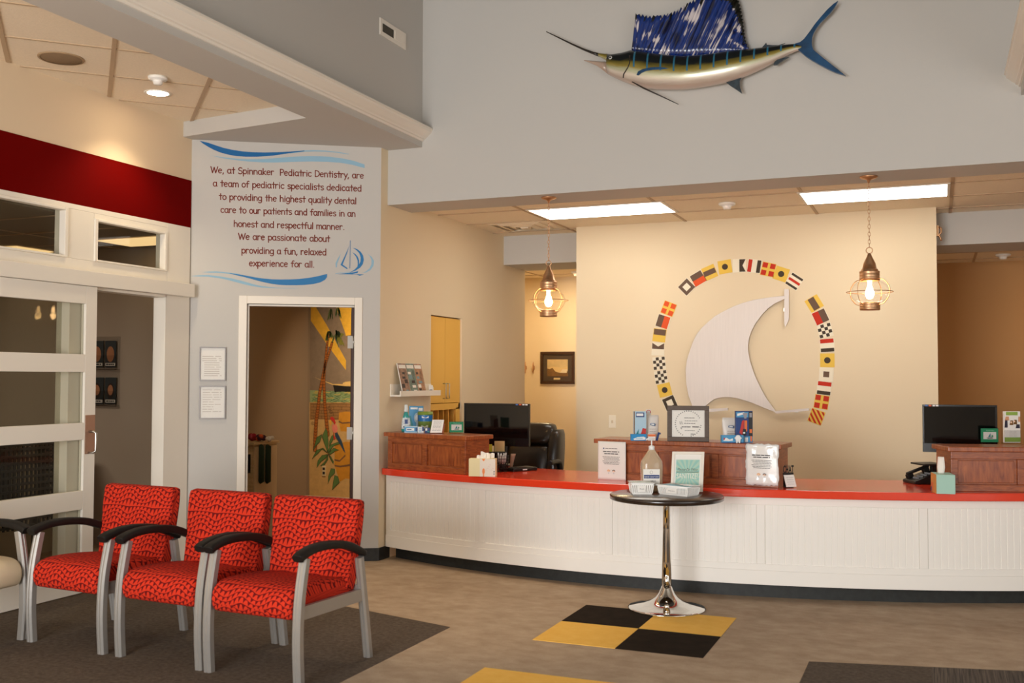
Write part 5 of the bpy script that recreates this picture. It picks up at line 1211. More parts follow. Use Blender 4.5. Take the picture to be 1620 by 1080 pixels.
# left screen: mouthwash
F, w = onto(634.5, 649.5, 683.2, Z1); c = F.p(w/2, 0, -.03); h = hgt(F, w, 640)
t = thing('mouthwash_bottle', 'teal mouthwash bottle with a clear cap at the left of the left screen', 'bottle', c)
b = MB()
def oval(rx, ry, z, n=28): return [F.p(w/2+rx*math.cos(2*PI*i/n), z, -.03+ry*math.sin(2*PI*i/n)) for i in range(n)]
b.loft([oval(*q) for q in ((.030,.018,0),(.037,.022,.004),(.037,.022,.02),(.034,.021,h*.35),(.026,.018,h*.55),(.018,.015,h*.68),(.013,.013,h*.71),(.013,.013,h*.74))], 0); b.build('bottle', mat('teal_liquid_plastic', (40, 146, 140), .15, coat=.5), t)
b = MB(); b.loft([oval(*q) for q in ((.016,.016,h*.735),(.0165,.0165,h*.80),(.0145,.0145,h*.81),(.0135,.0135,h*.97),(.011,.011,h))], 0); b.build('cap', mat('frosted_cap', (214, 222, 224), .3), t)
b = MB(); b.loft([oval(rx+.0008, ry+.0008, z) for rx, ry, z in ((.0362,.0217,h*.12),(.034,.021,h*.35),(.0275,.0186,h*.52))], 0, False); 
b.build('label', mat('label_white_blue', (206, 214, 224), .5, var=.5, vscale=40), t)
b = MB(); b.sheet(F, sq(w/2-.010, h*.30, w/2+.014, h*.46), -.005, 0); b.sheet(F, sq(w/2-.02, h*.16, w/2+.02, h*.22), -.005, 1); b.build('label_badge', [cnavy, cblk], t)
R_ = lambda x0, y0, x1, y1: sq(x0, y0, x1, y1)
carton('toothbrush_package', 'tall pale blue toothbrush package standing behind the tub on the left screen', 'package', 647, 669.6, 679.5, 642, Z1, .03, [cblue, cwhite, cpale, cteal], [(1, R_(.1,.86,.6,.94)), (2, arc(.58,.5,.24,.22,0,340,16)), (1, arc(.58,.5,.15,.14,0,340,16)), (3, [(.0,.55),(.12,.6),(.35,.0),(.05,.0)]), (2, R_(.5,.05,.92,.4)), (1, R_(.66,.80,.95,.92))])
F, w = onto(660, 684.5, 681.3, Z1); h = hgt(F, w, 651.5); c = F.p(w/2, 0, -w/2)
t = thing('wipes_tub', 'green and blue plastic tub on the left counter screen', 'tub', c)
b = MB(); r = w/2; b.lathe([(.002, 0), (r*.84, 0), (r*.90, .006), (r*.98, h*.84), (r*.985, h*.86)], c, 36); b.build('tub', mat('tub_green', (112, 140, 66), .35), t)
b = MB(); b.lathe([(r*.985, h*.86), (r*1.04, h*.86), (r*1.04, h*.90), (r*.99, h*.91), (r*.99, h), (r*.95, h*1.01), (.002, h*1.01)], c, 36); b.build('lid', mat('lid_green', (124, 150, 58), .4), t)
b = MB(); b.lathe([(r*.955+.001, h*.50), (r*.978+.001, h*.83)], c, 36, caps=False); b.build('label', mat('tub_blue_label', (32, 112, 176), .4), t)
def badge(x0, y0, x1, y1, m, nm):
    bb = MB(); n = 8; pts = []
    for j in range(2):
        for i in range(n+1):
            xx = x0+(x1-x0)*(i if j == 0 else n-i)/n; yy = (y0 if j == 0 else y1); aa = -PI/2+xx*1.2; rr = r*(.955+.03*yy)+.002
            pts.append(c+V((rr*math.cos(aa+math.atan2(F.u.y, F.u.x)), rr*math.sin(aa+math.atan2(F.u.y, F.u.x)), h*yy)))
    i0 = bb.add(pts); bb.face(range(i0, i0+len(pts)), 0, True); bb.build(nm, m, t)
badge(-.35, .68, .4, .78, cwhite, 'label_badge'); badge(-.45, .12, .35, .3, mat('tub_pale_label', (190, 200, 170), .5), 'label_badge')
carton('toothpaste_box', 'blue and white toothpaste box lying in front of the mouthwash', 'box', 639.5, 660.5, 684.2, 674, Z1, .035, [cpale, cnavy, cwhite, cblue], [(3, R_(.0,.15,1,.85)), (2, R_(.15,.3,.75,.7)), (1, R_(.2,.42,.55,.56)), (1, R_(.85,.2,.97,.8))])
carton('floss_box', 'small white and blue box right of the toothpaste box on the left screen', 'box', 661, 670.5, 684.4, 675, Z1, .03, [cwhite, cnavy, cpale], [(2, R_(.1,.1,.6,.5)), (1, R_(.7,.3,1,1)), (2, R_(.2,.6,.6,.85))])
carton('floss_box', 'small dark blue box beside the leaning price card on the left screen', 'box', 672, 680, 684.5, 676.5, Z1, .025, [cnavy, cwhite, cteal], [(1, R_(.1,.45,.5,.9)), (2, R_(.5,.1,.95,.4))])
# leaning leaflet in a small stand
F, w = onto(680.5, 699, 684.6, Z1+.005); h = hgt(F, w, 663.5)*1.02; Ft = Fr(F.o, F.u, V((0,0,1))*math.cos(.25)-F.n*math.sin(.25)+F.u*.16)
t = thing('leaflet_stand', 'stack of white leaflets leaning in a small wooden stand on the left screen', 'leaflets', F.p(w/2, 0, -.03))
b = MB(); b.fbox(Ft, 0, .002, w, h, -.012, 0); b.build('leaflets', paper, t)
b = MB(); b.fbox(Ft, w-.004, .0, w+.012, h*.75, -.05, -.013); b.fbox(Ft, 0, 0, w, .008, -.05, -.013); b.build('stand', cherryh, t)
b = MB()
for i in range(8): greek(b, Ft, w*.14, w*.86, h*(.88-.1*i), h*.03, .0008, 0, 3)
b.build('print', mat('pale_gray_print', (168, 162, 160), .8), t)
def green_sign(label, xl, xr, yb, yt, z, grp):
    F, w = onto(xl, xr, yb, z); h = hgt(F, w, yt); t = thing('card_holder', label, 'sign', F.p(w/2, 0), 0, grp)
    b = MB(); b.fbox(F, -.003, 0, w+.003, h+.003, -.004, -.002); b.fbox(F, -.003, 0, w+.003, h+.003, .002, .004); b.fbox(F, -.003, 0, w+.003, .004, -.03, .004); b.build('acrylic_holder', acrylic, t)
    b = MB(); b.fbox(F, 0, .008, w, h, -.0018, 0, 0); b.sheet(F, R_(w*.14, h*.28, w*.88, h*.76), .0005, 1)
    type_text(b, F, 'Welcome', w*.28, h*.83, w*.76, h*.085, .0007, 4)
    S = lambda pts: [(w*x, h*y) for x, y in pts]
    b.sheet(F, S([(.40,.42),(.54,.68),(.56,.42)]), .0009, 2); b.sheet(F, S([(.57,.42),(.62,.52),(.60,.60),(.72,.50),(.68,.42)]), .0009, 0); b.sheet(F, S([(.32,.38),(.72,.39),(.66,.33),(.4,.32)]), .0009, 3)
    b.build('card', [cgrn2, paper, cteal, cblk, mat('print_mint', (170, 220, 190), .6)], t)
green_sign('green sailboat card in a clear holder at the right of the left screen', 711, 733, 685.3, 667, Z1, 'green sailboat cards')

# middle screen: boxes, pouches, framed sign
carton('toothbrush_package', 'tall light blue toothbrush package with a red figure at the left of the middle screen', 'package', 1003, 1022.5, 696.0, 650.5, Z1, .03, [cpale, cnavy, cwhite, cred, mats_b := mat('print_brown', (70, 44, 36), .6), cblue, mat('print_tan', (214, 156, 116), .6), cteal],
   [(1, R_(.16,.80,.84,.96)), (2, R_(.2,.84,.76,.93)), (4, R_(0,0,.06,1)), (7, [(.1,.15),(.4,.4),(.3,.02)]), (5, R_(.06,.0,1,.12)), (3, [(.5,.12),(.95,.12),(.98,.4),(.7,.42)])])
carton('toothpaste_box', 'bright blue toothpaste box at the left front edge of the middle screen', 'box', 998.5, 1023, 697.0, 686.6, Z1, .035, [mat('print_cyan_blue', (30, 140, 200), .45), cwhite, cpale, cpale], [(1, [(.14,.3),(.4,.55),(.8,.62),(.95,.45),(.9,.15),(.2,.12)]), (2, R_(.3,.25,.75,.45))])
def pouch(label, xl, xr, yb, yt, z, off):
    F, w = onto(xl, xr, yb, z); F.o = F.o-F.n*off; h = hgt(F, w, yt); t = thing('product_pouch', label, 'pouch', F.p(w/2, 0, -.02), 0, 'white product pouches')
    b = MB(); rings = []
    for j in range(9):
        v = j/8; th = .028*math.sin(PI*min(1, .25+v*.75))**.7*(1-.6*v)+.002; wd = w*(.40+.10*math.sin(PI*v)) if v < .9 else w*.5
        wd = w*(.42+.08*min(1, v*1.6)); wd = wd if v < .95 else w*.47
        rings.append([F.p(w/2+wd*math.copysign(abs(math.cos(q))**.5, math.cos(q)), h*v, -.03+th*math.sin(q)) for q in [2*PI*k/24 for k in range(24)]])
    b.loft(rings, 0); b.build('pouch', mat('white_pouch', (236, 230, 222), .4), t)
    b = MB(); b.sheet(F, [(w*.3,h*.60),(w*.66,h*.55),(w*.7,h*.63),(w*.6,h*.68),(w*.34,h*.68)], .0015, 0); b.sheet(F, [(w*.37,h*.62),(w*.6,h*.59),(w*.6,h*.655),(w*.38,h*.66)], .0020, 1)
    for i in range(2): greek(b, F, w*.25, w*.75, h*(.42-.09*i), h*.03, .0015, 2, 3)
    b.build('print', [mat('print_steel_blue', (88, 116, 150), .5), cwhite, mat('pale_print', (196, 186, 176), .8)], t); return F, w, h
pouch('white pouch behind the sanitizer pump on the middle screen', 1022.5, 1044, 695.5, 656.5, Z1, .01)
b = MB(); F, w = onto(1024, 1032, 695, Z1); F.o -= F.n*.045; h0 = hgt(F, w, 656); h1 = hgt(F, w, 647.5)
t = thing('round_tag_card', 'white card with a red ring peeking above the left pouch', 'card', F.p(w/2, 0)); b.fbox(F, 0, 0, w, h1, -.003, 0); b.build('card', cwhite, t)
b = MB(); b.ribbon(F, arc(w/2, (h0+h1)/2, w*.4, w*.4, -20, 200, 14), .005, .0008, 0); b.build('print', cred, t)
carton('ointment_box', 'small orange and white box in front of the white pouch on the middle screen', 'box', 1025, 1037, 696.8, 686.0, Z1, .03, [cwhite, corange, mat('print_peach', (236, 190, 160), .5)], [(1, R_(0,.6,1,.95)), (2, R_(.1,.1,.9,.4))])
F, w = onto(1038.5, 1044, 696.6, Z1); h = hgt(F, w, 683.5)
t = thing('travel_toothbrush', 'small navy travel toothbrush standing beside the left pouch', 'toothbrush', F.p(w/2, 0))
b = MB(); b.tube([F.p(w*.1, .0, 0), F.p(w*.4, h*.5, 0), F.p(w*.7, h, 0)], [.007, .008, .006], 8); b.build('handle', cnavy, t)
b = MB(); b.fbox(F, w*.55, h*.75, w*1.2, h*.95, -.006, .006); b.build('brush_head', cnavy, t)
# framed sign
F, w = onto(1055.5, 1122.0, 697.6, Z1, 698.6); h = hgt(F, w, 641.3)
Ft = Fr(F.o, F.u, V((0,0,1))*math.cos(.14)-F.n*math.sin(.14))
t = thing('framed_sign', 'framed white sign in a wide dark gray frame at the center of the middle screen', 'sign', F.p(w/2, 0, -.02))
fm_ = mat('gray_wood_frame', (92, 78, 68), .6, var=.12, vscale=30); fw = w*.108
b = MB(); b.fbox(Ft, 0, 0, w, fw, -.018, .006); b.fbox(Ft, 0, h-fw, w, h, -.018, .006); b.fbox(Ft, 0, fw, fw, h-fw, -.018, .006); b.fbox(Ft, w-fw, fw, w, h-fw, -.018, .006); b.build('frame', fm_, t, bevel=.002)
b = MB(); b.fbox(Ft, fw, fw, w-fw, h-fw, -.016, -.004); b.build('sheet', paper, t)
b = MB(); cx_, cy_ = w*.5, h*.5; rr = h*.355
for k in range(34):
    a = R(18+k*324/33+10)
    if 250 < math.degrees(a) % 360 < 275: continue
    x, y = cx_+rr*math.cos(a), cy_+rr*math.sin(a); q = .0045; ca, sa = math.cos(a), math.sin(a)
    b.sheet(Ft, [(x+ca*q*1.2, y+sa*q*1.2), (x-sa*q-ca*q, y+ca*q-sa*q), (x-ca*q*.4, y-sa*q*.4), (x+sa*q-ca*q, y-ca*q-sa*q)], -.0034, 0)
b.build('wreath', darkink, t)
b = MB()
for x0, x1, yy, hh in ((.41,.66,.65,.016), (.42,.72,.57,.010), (.40,.68,.50,.014), (.35,.56,.395,.022), (.60,.76,.395,.026), (.42,.66,.30,.010), (.56,.66,.2,.016)): greek(b, Ft, w*x0, w*x1, h*yy, h*hh*1.2, -.0034, 0, 5)
b.ribbon(Ft, [(w*.305,h*.56),(w*.31,h*.48)], .003, -.0034); b.ribbon(Ft, [(w*.33,h*.48),(w*.345,h*.57),(w*.365,h*.48)], .003, -.0034); b.ribbon(Ft, [(w*.33,h*.40),(w*.325,h*.36),(w*.345,h*.345),(w*.35,h*.38)], .003, -.0034)
b.build('lettering', ink, t)
b = MB(); b.fbox(Ft, fw, fw, w-fw, h-fw, -.002, -.0005); b.build('glazing', clear, t)
# right group
carton('toothbrush_package', 'dark blue electric toothbrush package at the right of the middle screen', 'package', 1164.3, 1191, 699.6, 650, Z1, .03, [cnavy, cwhite, cred, cblk, cblue, corange, mat('print_gray', (150, 150, 156), .5)],
   [(4, R_(.02,.80,.75,.97)), (1, [(.08,.84),(.5,.9),(.5,.96),(.08,.92)]), (6, [(.4,.94),(.7,.94),(.62,.76),(.5,.76)]), (3, R_(.76,.2,.98,.98)), (6, R_(.8,.80,.95,.94)), (2, [(.36,.68),(.48,.72),(.44,.2),(.2,.3)]), (5, R_(.5,.35,.66,.7)), (3, [(.36,.2),(.62,.24),(.6,.42),(.42,.44)]), (1, R_(.42,.28,.54,.33)), (5, R_(.8,.30,.95,.42)), (4, R_(.1,.0,.98,.2)), (1, R_(.52,.02,.7,.16)), (5, R_(.84,.03,.95,.2))])
pouch('white pouch standing above the blue toothpaste box at the right of the middle screen', 1147, 1172, 699.0, 660.5, Z1, .045)
tt, F, w, h = carton('toothpaste_box', 'dark blue toothpaste box with a white tooth figure at the right of the middle screen', 'box', 1142, 1176.5, 700.6, 688.2, Z1, .035, [cblue, cwhite, cnavy, cred], [(2, R_(0,.0,1,.1)), (1, [(.06,.3),(.2,.7),(.36,.45),(.5,.6),(.5,.3),(.3,.25)]), (3, R_(.08,.42,.14,.66))])
F2 = Fr(F.p(w*.56, 0, .008), F.u); b = MB(); q = h*1.05
b.prism(F2, [(q*x, q*y) for x, y in ((.2,0),(.34,0),(.42,.3),(.52,0),(.66,0),(.72,.45),(.9,.62),(.7,.8),(.62,.95),(.42,1.0),(.24,.95),(.14,.8),(-.04,.62),(.12,.45))], .0, .012); tag(b.build('tooth_figure', cwhite, bevel=.002), 'white tooth-shaped cutout standing before the right toothpaste box', 'figure')

# paper signs taped to the middle screen
def papersign(label, pts, crumple, part='sheet'):
    q = [FRC.px(x, y, .034) for x, y in pts]; a0, a1 = (q[0][0]+q[3][0])/2, (q[1][0]+q[2][0])/2; z0, z1 = (q[3][1]+q[2][1])/2, (q[0][1]+q[1][1])/2
    F = Fr(FRC.p(a0, z0, .034), FRC.u); w, h = a1-a0, z1-z0; t = thing('paper_sign', label, 'sign', F.p(w/2, 0), 0, 'paper signs on the middle screen')
    b = MB(); n = 14; rn = random.Random(11); G_ = [[None]*(n+1) for _ in range(n+1)]
    for i in range(n+1):
        for j in range(n+1):
            cz = (rn.uniform(-.004, .005)*crumple if (j > n*.72 or j < 3 or crumple > 1) else .0)+.004*(1-crumple*0)*math.sin(i/n*PI)
            ex = rn.uniform(-.004, .004)*crumple if i in (0, n) else 0; ey = rn.uniform(-.004, .004)*crumple if j in (0, n) else 0
            G_[i][j] = b.add([F.p(w*i/n+ex, h*j/n+ey, cz)])
    for i in range(n):
        for j in range(n): b.face([G_[i][j], G_[i+1][j], G_[i+1][j+1], G_[i][j+1]], 0, True)
    o = b.build(part, mat('plastic_sleeve_white', (236, 234, 230), .18, coat=.6) if crumple else paper, t)
    so_ = o.modifiers.new('solid', 'SOLIDIFY'); so_.thickness = .0012
    b = MB(); cc = .0065
    if not crumple: b.sheet(F, arc(w*.22, h*.82, w*.024, w*.024, 0, 345, 12), cc, 1); greek(b, F, w*.28, w*.72, h*.81, h*.014, cc, 2, 3)
    greek(b, F, w*.2, w*.78, h*(.725 if not crumple else .715), h*.022, cc, 0, 3); greek(b, F, w*.24, w*.75, h*(.67 if not crumple else .665), h*.022, cc, 0, 3)
    for i in range(6): greek(b, F, w*(.18+.03*(i % 3)), w*(.80-.03*(i % 2)), h*(.595-.037*i), h*.011, cc, 2, 6)
    zc = h*(.24 if not crumple else .26)
    for k, (xx, m1) in enumerate(((.40, 3), (.58, 4))):
        b.sheet(F, arc(w*xx, zc, w*.055, h*.03, 0, 345, 12), cc, m1); b.sheet(F, arc(w*xx, zc-h*.012, w*.04, h*.024, 0, 345, 12), cc+.0003, 5)
        b.sheet(F, [(w*(xx-.03), zc-h*.05), (w*(xx+.03), zc-h*.05), (w*xx, zc-h*.085)], cc, 6)
    b.build('print', [darkink, cnavy, ink, mat('print_peach_hair', (236, 178, 120), .7), mat('print_brown_hair', (88, 60, 60), .7), mat('print_face', (240, 206, 176), .7), mat('print_grayblue', (196, 204, 206), .7)], t)
papersign('smooth white paper sign taped to the left end of the middle screen', [(945,697.5), (990.5,699), (989.5,760), (947,758)], 0)
papersign('crumpled white paper sign in a plastic sleeve at the right end of the middle screen', [(1179.5,701.5), (1231.5,702.5), (1231.5,767.5), (1180.5,767)], 1)
# black card holder with white cards beside it
F, w = onto(1240.5, 1257.5, 771.0, .728, 770.5); h = hgt(F, w, 736.5)
t = thing('card_rack', 'black metal card rack with cut-out letters and white cards beside the crumpled sign', 'card holder', F.p(w/2, 0))
Fb = Fr(F.p(.004, 0, -.014), F.u)
b = MB(); b.fbox(Fb, 0, 0, w*.72, h*.62, -.004, 0); b.fbox(Fb, 0, 0, w*.72, .004, 0, .03); b.build('rack', black, t)
b = MB(); type_text(b, Fb, 'CHAT', -.004, h*.66, w*.95, h*.34, .0015, 0, 0, .035)
b.fbox(Fb, -.004, h*.58, w*.93, h*.67, -.003, .001); b.build('cutout_lettering', black, t)
Fc = Fr(F.p(w*.08, .006, .022), F.u, V((0,0,1))*.95-F.n*.26+F.u*(-.10)); b = MB(); b.fbox(Fc, 0, 0, w*.92, h*.56, -.006, 0); b.build('cards', paper, t)
b = MB(); 
for i in range(4): greek(b, Fc, w*.15, w*.8, h*(.42-.1*i), h*.016, .0006, 0, 3)
b.build('print', mat('pale_gray_print', (168, 162, 160), .8), t)

# right screen: green card and brochures
green_sign('green sailboat card in a clear holder at the left of the right screen', 1552, 1579.5, 701.0, 677.5, Z1, 'green sailboat cards')
F, w = onto(1589.5, 1614.5, 701.8, Z1); h = hgt(F, w, 650.5)
t = thing('brochure_stand', 'white and green brochures in a clear stand on the right screen', 'brochures', F.p(w/2, 0))
b = MB(); b.fbox(F, -.004, 0, w+.004, .006, -.04, .006); b.fbox(F, -.004, 0, w+.004, h*.42, .003, .006); b.fbox(F, -.004, 0, w+.004, h*.8, -.04, -.036); b.build('acrylic_stand', acrylic, t)
b = MB(); b.fbox(F, 0, .007, w, h, -.02, 0); b.build('brochures', paper, t)
b = MB(); S = lambda pts: [(w*x, h*y) for x, y in pts]
b.sheet(F, S(R_(.1,.88,.84,.985)), .0006, 0); b.sheet(F, S(R_(0,.06,1,.2)), .0006, 0)
for x0, y0, x1, y1, m in ((.0,.5,.2,.74,1), (.32,.58,.56,.72,2), (.56,.6,.8,.74,2), (.7,.48,.98,.6,1), (.86,.68,1,.84,3), (.02,.72,.3,.84,3)): b.sheet(F, S([(x0,y0),(x1,y0),(x1*.92+x0*.08,y1),(x0*.8+x1*.2,y1)]), .0008, m)
b.sheet(F, arc(w*.42, h*.665, w*.06, w*.06, 0, 345, 12), .001, 4); b.sheet(F, arc(w*.62, h*.69, w*.06, w*.06, 0, 345, 12), .001, 4)
for i in range(3): greek(b, F, w*.3, w*.8, h*(.36-.06*i), h*.012, .0006, 5, 2)
b.build('print', [mat('print_lime', (144, 176, 74), .6), mat('print_dusk', (52, 46, 60), .7), mat('print_brown', (70, 44, 36), .6), mat('print_tan', (214, 156, 116), .6), mat('print_face', (240, 206, 176), .7), mat('pale_print', (196, 186, 176), .8)], t)

# ================================================================== desk things
def tissue_box(label, xl, xm, xr, yb, yb2, yb3, yt, m, prints, mats, side=None):
    p, q, r = onz(xl, yb, .728), onz(xm, yb2, .728), onz(xr, yb3, .728)
    F = Fr(p, q-p); w = (q-p).length; h = hgt(F, w, yt); return F, w, h
ivory = mat('ivory_carton', (232, 216, 168), .6)
F, w = onto(741.5, 783.5, 753.2, .728, 754.0); h = hgt(F, w, 725.5)
t = thing('tissue_box', 'ivory and white tissue box with an orange emblem beside the left screen', 'tissue box', F.p(w/2, 0, -.06))
b = MB(); b.fbox(F, 0, 0, w, h, -.075, 0); b.build('carton', ivory, t, bevel=.0015)
b = MB(); b.sheet(F, R_(w*.42, 0, w, h), .0006, 0); b.sheet(F, arc(w*.56, h*.3, w*.05, h*.17, 0, 345, 14), .0009, 1); b.sheet(F, [(w*.5,h),(w*.62,h),(w*.59,h*.9),(w*.56,h*.86),(w*.53,h*.9)], .0009, 1); b.sheet(F, R_(w*.54, 0, w*.58, h*.14), .0009, 1)
for k in range(6): b.ribbon(F, arc(w*(.66+.05*k), h*(.3+.1*(k % 4)), w*.03, h*.09, 30, 150, 6), .0025, .0009, 2)
for k in range(3): greek(b, F, w*.93, w*.985, h*(.28-.08*k), h*.04, .0009, 3, 2)
b.build('print', [mat('carton_white', (232, 220, 206), .6), mat('emblem_orange', (240, 136, 70), .6), mat('carton_pinkish', (224, 196, 186), .6), ink], t)
b = MB(); tz = F.p(w*.42, h, -.06)
for k, (du, hh, an) in enumerate(((-.02, .022, .15), (.012, .05, -.25), (.035, .034, .1))):
    Fz = Fr(F.p(w*.3+.03*k, h, -.034-.006*k), F.u+V((0,0,an))); n = 6; rings = []
    for j in range(n+1): rings.append([Fz.p(-.01+.075*j/n, -.002, .01*math.sin(j*1.3)), Fz.p(-.006+.072*j/n, hh+.004*math.sin(j*1.7), .012*math.sin(j*1.1+k))])
    i0 = [b.add(r_) for r_ in rings]
    for j in range(n): b.face([i0[j], i0[j+1], i0[j+1]+1, i0[j]+1], 0, True)
b.build('tissue', mat('tissue_white', (244, 236, 226), .8), t)
p, q, r = onz(1461.5, 768.5, .728), onz(1473, 775.5, .728), onz(1501.5, 776, .728)
nb = V((q.x-p.x, q.y-p.y, 0)); dp = min(.2, nb.length); F = Fr(q, V((nb.y, -nb.x, 0))); w = (r-q).dot(F.u); h = hgt(F, w, 746.5)
t = thing('tissue_box', 'mint patterned tissue box with an orange side beside the right screen', 'tissue box', F.p(w/2, 0, -dp/2))
mint = mat('carton_mint', (168, 206, 190), .6)
b = MB(); b.fbox(F, 0, 0, w, h, -dp, 0); b.build('carton', mint, t, bevel=.0015)
b = MB()
for i in range(9):
    for j in range(9): b.sheet(F, arc(w*(.07+.108*i), h*(.07+.108*j), w*.035, h*.028, 0, 315, 7), .0006, 0)
b.sheet(F, R_(0, h*.90, w, h*.985), .0008, 0); b.build('dot_print', mat('carton_teal_dots', (70, 140, 132), .6), t)
b = MB(); Fl = Fr(F.p(0, 0, -dp), F.n); b.sheet(Fl, R_(0, 0, dp, h), -.0008+.0016, 0) if Fl.n.dot(EYE-F.o) > 0 else b.sheet(Fl, R_(0, 0, dp, h), -.0008, 0)
c_ = .0012 if Fl.n.dot(EYE-F.o) > 0 else -.0012
b.sheet(Fl, R_(dp*.55, h*.05, dp*.95, h*.5), c_, 1); b.sheet(Fl, R_(dp*.8, h*.02, dp*.98, h*.25), c_*1.4, 2)
b.build('side_print', [mat('carton_orange', (226, 160, 84), .6), corange, cnavy], t)
b = MB(); n = 8; rings = []
for j in range(n+1):
    v = j/n; rings.append([F.p(w*.42+.024*math.cos(2*PI*k/14)*(1-.45*abs(v-.35)), h+.105*v, -dp*.45+.012*math.sin(2*PI*k/14+v)*(1+.3*math.sin(k*2.2))) for k in range(14)])
b.loft(rings, 0); b.build('tissue', mat('tissue_white', (244, 236, 226), .8), t)
# monitors
def monitor(label, xl, xr, yt, yb, Y, stand, stick_right):
    p, q = ony(xl, yt, Y), ony(xr, yt, Y+ (0.0)); z1 = p.z; z0 = ony(xl, yb, Y).z
    F = Fr((p.x, Y, z0), (1, 0, 0)); w, h = q.x-p.x, z1-z0
    t = thing('computer_monitor', label, 'monitor', F.p(w/2, .728-z0, -.06), 0, 'reception monitors')
    b = MB(); b.fbox(F, 0, 0, w, h, -.035, -.004); b.build('housing', black, t, bevel=.004)
    b = MB(); ch_ = h*.19; b.fbox(F, .012, ch_, w-.012, h-.014, -.004, -.0025); b.build('screen', gloss, t)
    b = MB(); e = .012; b.fbox(F, 0, 0, w, ch_, -.004, .002); b.fbox(F, 0, h-.014, w, h, -.004, .002); b.fbox(F, 0, ch_, e, h-.014, -.004, .002); b.fbox(F, w-e, ch_, w, h-.014, -.004, .002); b.build('bezel', mat('piano_black', (16, 15, 15), .18), t, bevel=.0015)
    b = MB(); xs_ = [.80, .85, .90, .945] if stick_right else [.04, .09, .14, .185]
    for i, xx in enumerate(xs_): b.sheet(F, R_(w*xx, h-.0125, w*(xx+.035), h-.002), .0026, min(i, 2))
    b.build('sticker', [mat('sticker_blue', (70, 110, 180), .5), mat('sticker_orange', (220, 90, 40), .5), cwhite], t)
    zt = .728-z0
    b = MB(); b.fbox(F, w*.44, zt+.012, w*.56, h*.4, -.07, -.036); b.build('neck', black, t, bevel=.004)
    b = MB(); b.fbox(F, w*.33, zt, w*.67, zt+.014, -.15, -.01); b.build('foot', black, t, bevel=.005)
    return t, F, w, h
monitor('black monitor behind the left counter screen', 734.3, 837, 637.3, 703.5, 7.75, 0, True)
monitor('black monitor behind the right counter screen', 1459, 1577.5, 639.5, 714.5, 7.9, 0, False)
# pen cup with pens
F, w = onto(785, 805, 746.5, .728); h = hgt(F, w, 721.5); c = F.p(w/2, 0, -w/2); r = w/2
t = thing('pen_cup', 'black wire cup full of pens on the red counter beside the ivory tissue box', 'pen cup', c)
b = MB()
for k in range(14): a = 2*PI*k/14; b.tube([c+V((r*.82*math.cos(a), r*.82*math.sin(a), 0)), c+V((r*math.cos(a), r*math.sin(a), h))], .0017, 6)
for v in (.0, .2, .4, .6, .8, 1): b.tube([c+V((r*(.82+.18*v)*math.cos(2*PI*j/24), r*(.82+.18*v)*math.sin(2*PI*j/24), h*v+.002)) for j in range(24)], .002, 6, closed=True)
b.lathe([(.001, .001), (r*.8, .001), (r*.8, .004), (.001, .004)], c, 20); b.build('wire_cup', black, t)
for k in range(9):
    a = 2*PI*k/9+.3; rr = r*(.55 if k % 2 else .3); pb = c+V((rr*.8*math.cos(a), rr*.8*math.sin(a), .006)); pt = c+V((rr*1.25*math.cos(a), rr*1.25*math.sin(a), h*random.uniform(1.0, 1.2)))
    tt = thing('pen', 'white-barrelled pen with a dark lower half standing in the black wire cup', 'pen', pb, 0, 'pens in the wire cup')
    pm = pb+(pt-pb)*.45; b = MB(); b.tube([pb, pm], .0055, 8); b.build('grip', cblk, tt); b = MB(); b.tube([pm, pt], .0055, 8); b.build('barrel', cwhite, tt)
F2, w2 = onto(806, 812, 744, .728); h2 = hgt(F2, w2, 718.5)
t = thing('paper_tube', 'pinkish paper bundle standing behind the pen cup', 'paper', F2.p(w2/2, 0, -.03))
b = MB(); b.loft([[F2.p(w2/2+.02*(v-.2)+(.008+.012*v)*math.cos(2*PI*k/12), h2*v, -.05+(.008+.01*v)*math.sin(2*PI*k/12)) for k in range(12)] for v in (0, .3, .6, .85, 1)], 0); b.build('bundle', mat('pinkish_paper', (178, 142, 118), .7), t)
# organizer, note pads and folder behind the screen
t = thing('desk_organizer', 'black desk organizer under the left monitor', 'organizer', (-3.17, 7.45, .728))
F, w = onto(769, 801, 740.5, .728); h = hgt(F, w, 715)
b = MB(); b.fbox(F, 0, 0, w, .006, -.07, 0); b.fbox(F, 0, h-.008, w, h, -.07, 0); b.fbox(F, 0, .006, .006, h-.008, -.07, 0); b.fbox(F, w-.006, .006, w, h-.008, -.07, 0); b.build('tray', black, t)
Fq = Fr(F.p(0, h, -.03), F.u)
b = MB(); b.fbox(Fq, w*.02, .002, w*.30, .06, -.02, 0); tag(b.build('note_pad', mat('yellow_notes', (222, 212, 60), .7)), 'yellow note pad standing on the black organizer under the left monitor', 'note pad')
b = MB(); b.fbox(Fq, w*.42, .002, w*.92, .085, -.026, -.01); tag(b.build('paper_folder', mat('beige_folder', (222, 196, 136), .7)), 'beige folder standing upright on the black organizer', 'folder')
# keyboard beside the pens
t = thing('computer_keyboard', 'black keyboard on the counter below the leather chair', 'keyboard', onz(826, 743, .728))
F = Fr(onz(815, 746.5, .728), onz(858, 743.5, .728)-onz(815, 746.5, .728)); F.o = F.o - F.n*.02; w = .24
b = MB(); b.fbox(F, 0, .0, w, .022, -.13, 0); b.build('body', black, t, bevel=.003)
b = MB()
for i in range(12):
    for j in range(4): b.fbox(F, .006+.0190*i, .022, .006+.0190*i+.0155, .027, -.122+.029*j, -.122+.029*j+.024)
k_ = b.build('keys', mat('black_keys', (30, 29, 28), .4), t); k_['kind'] = 'stuff'
b = MB(); b.sheet(F, R_(w*.38, .008, w*.56, .016), .0008, 0); b.build('badge', paper, t)
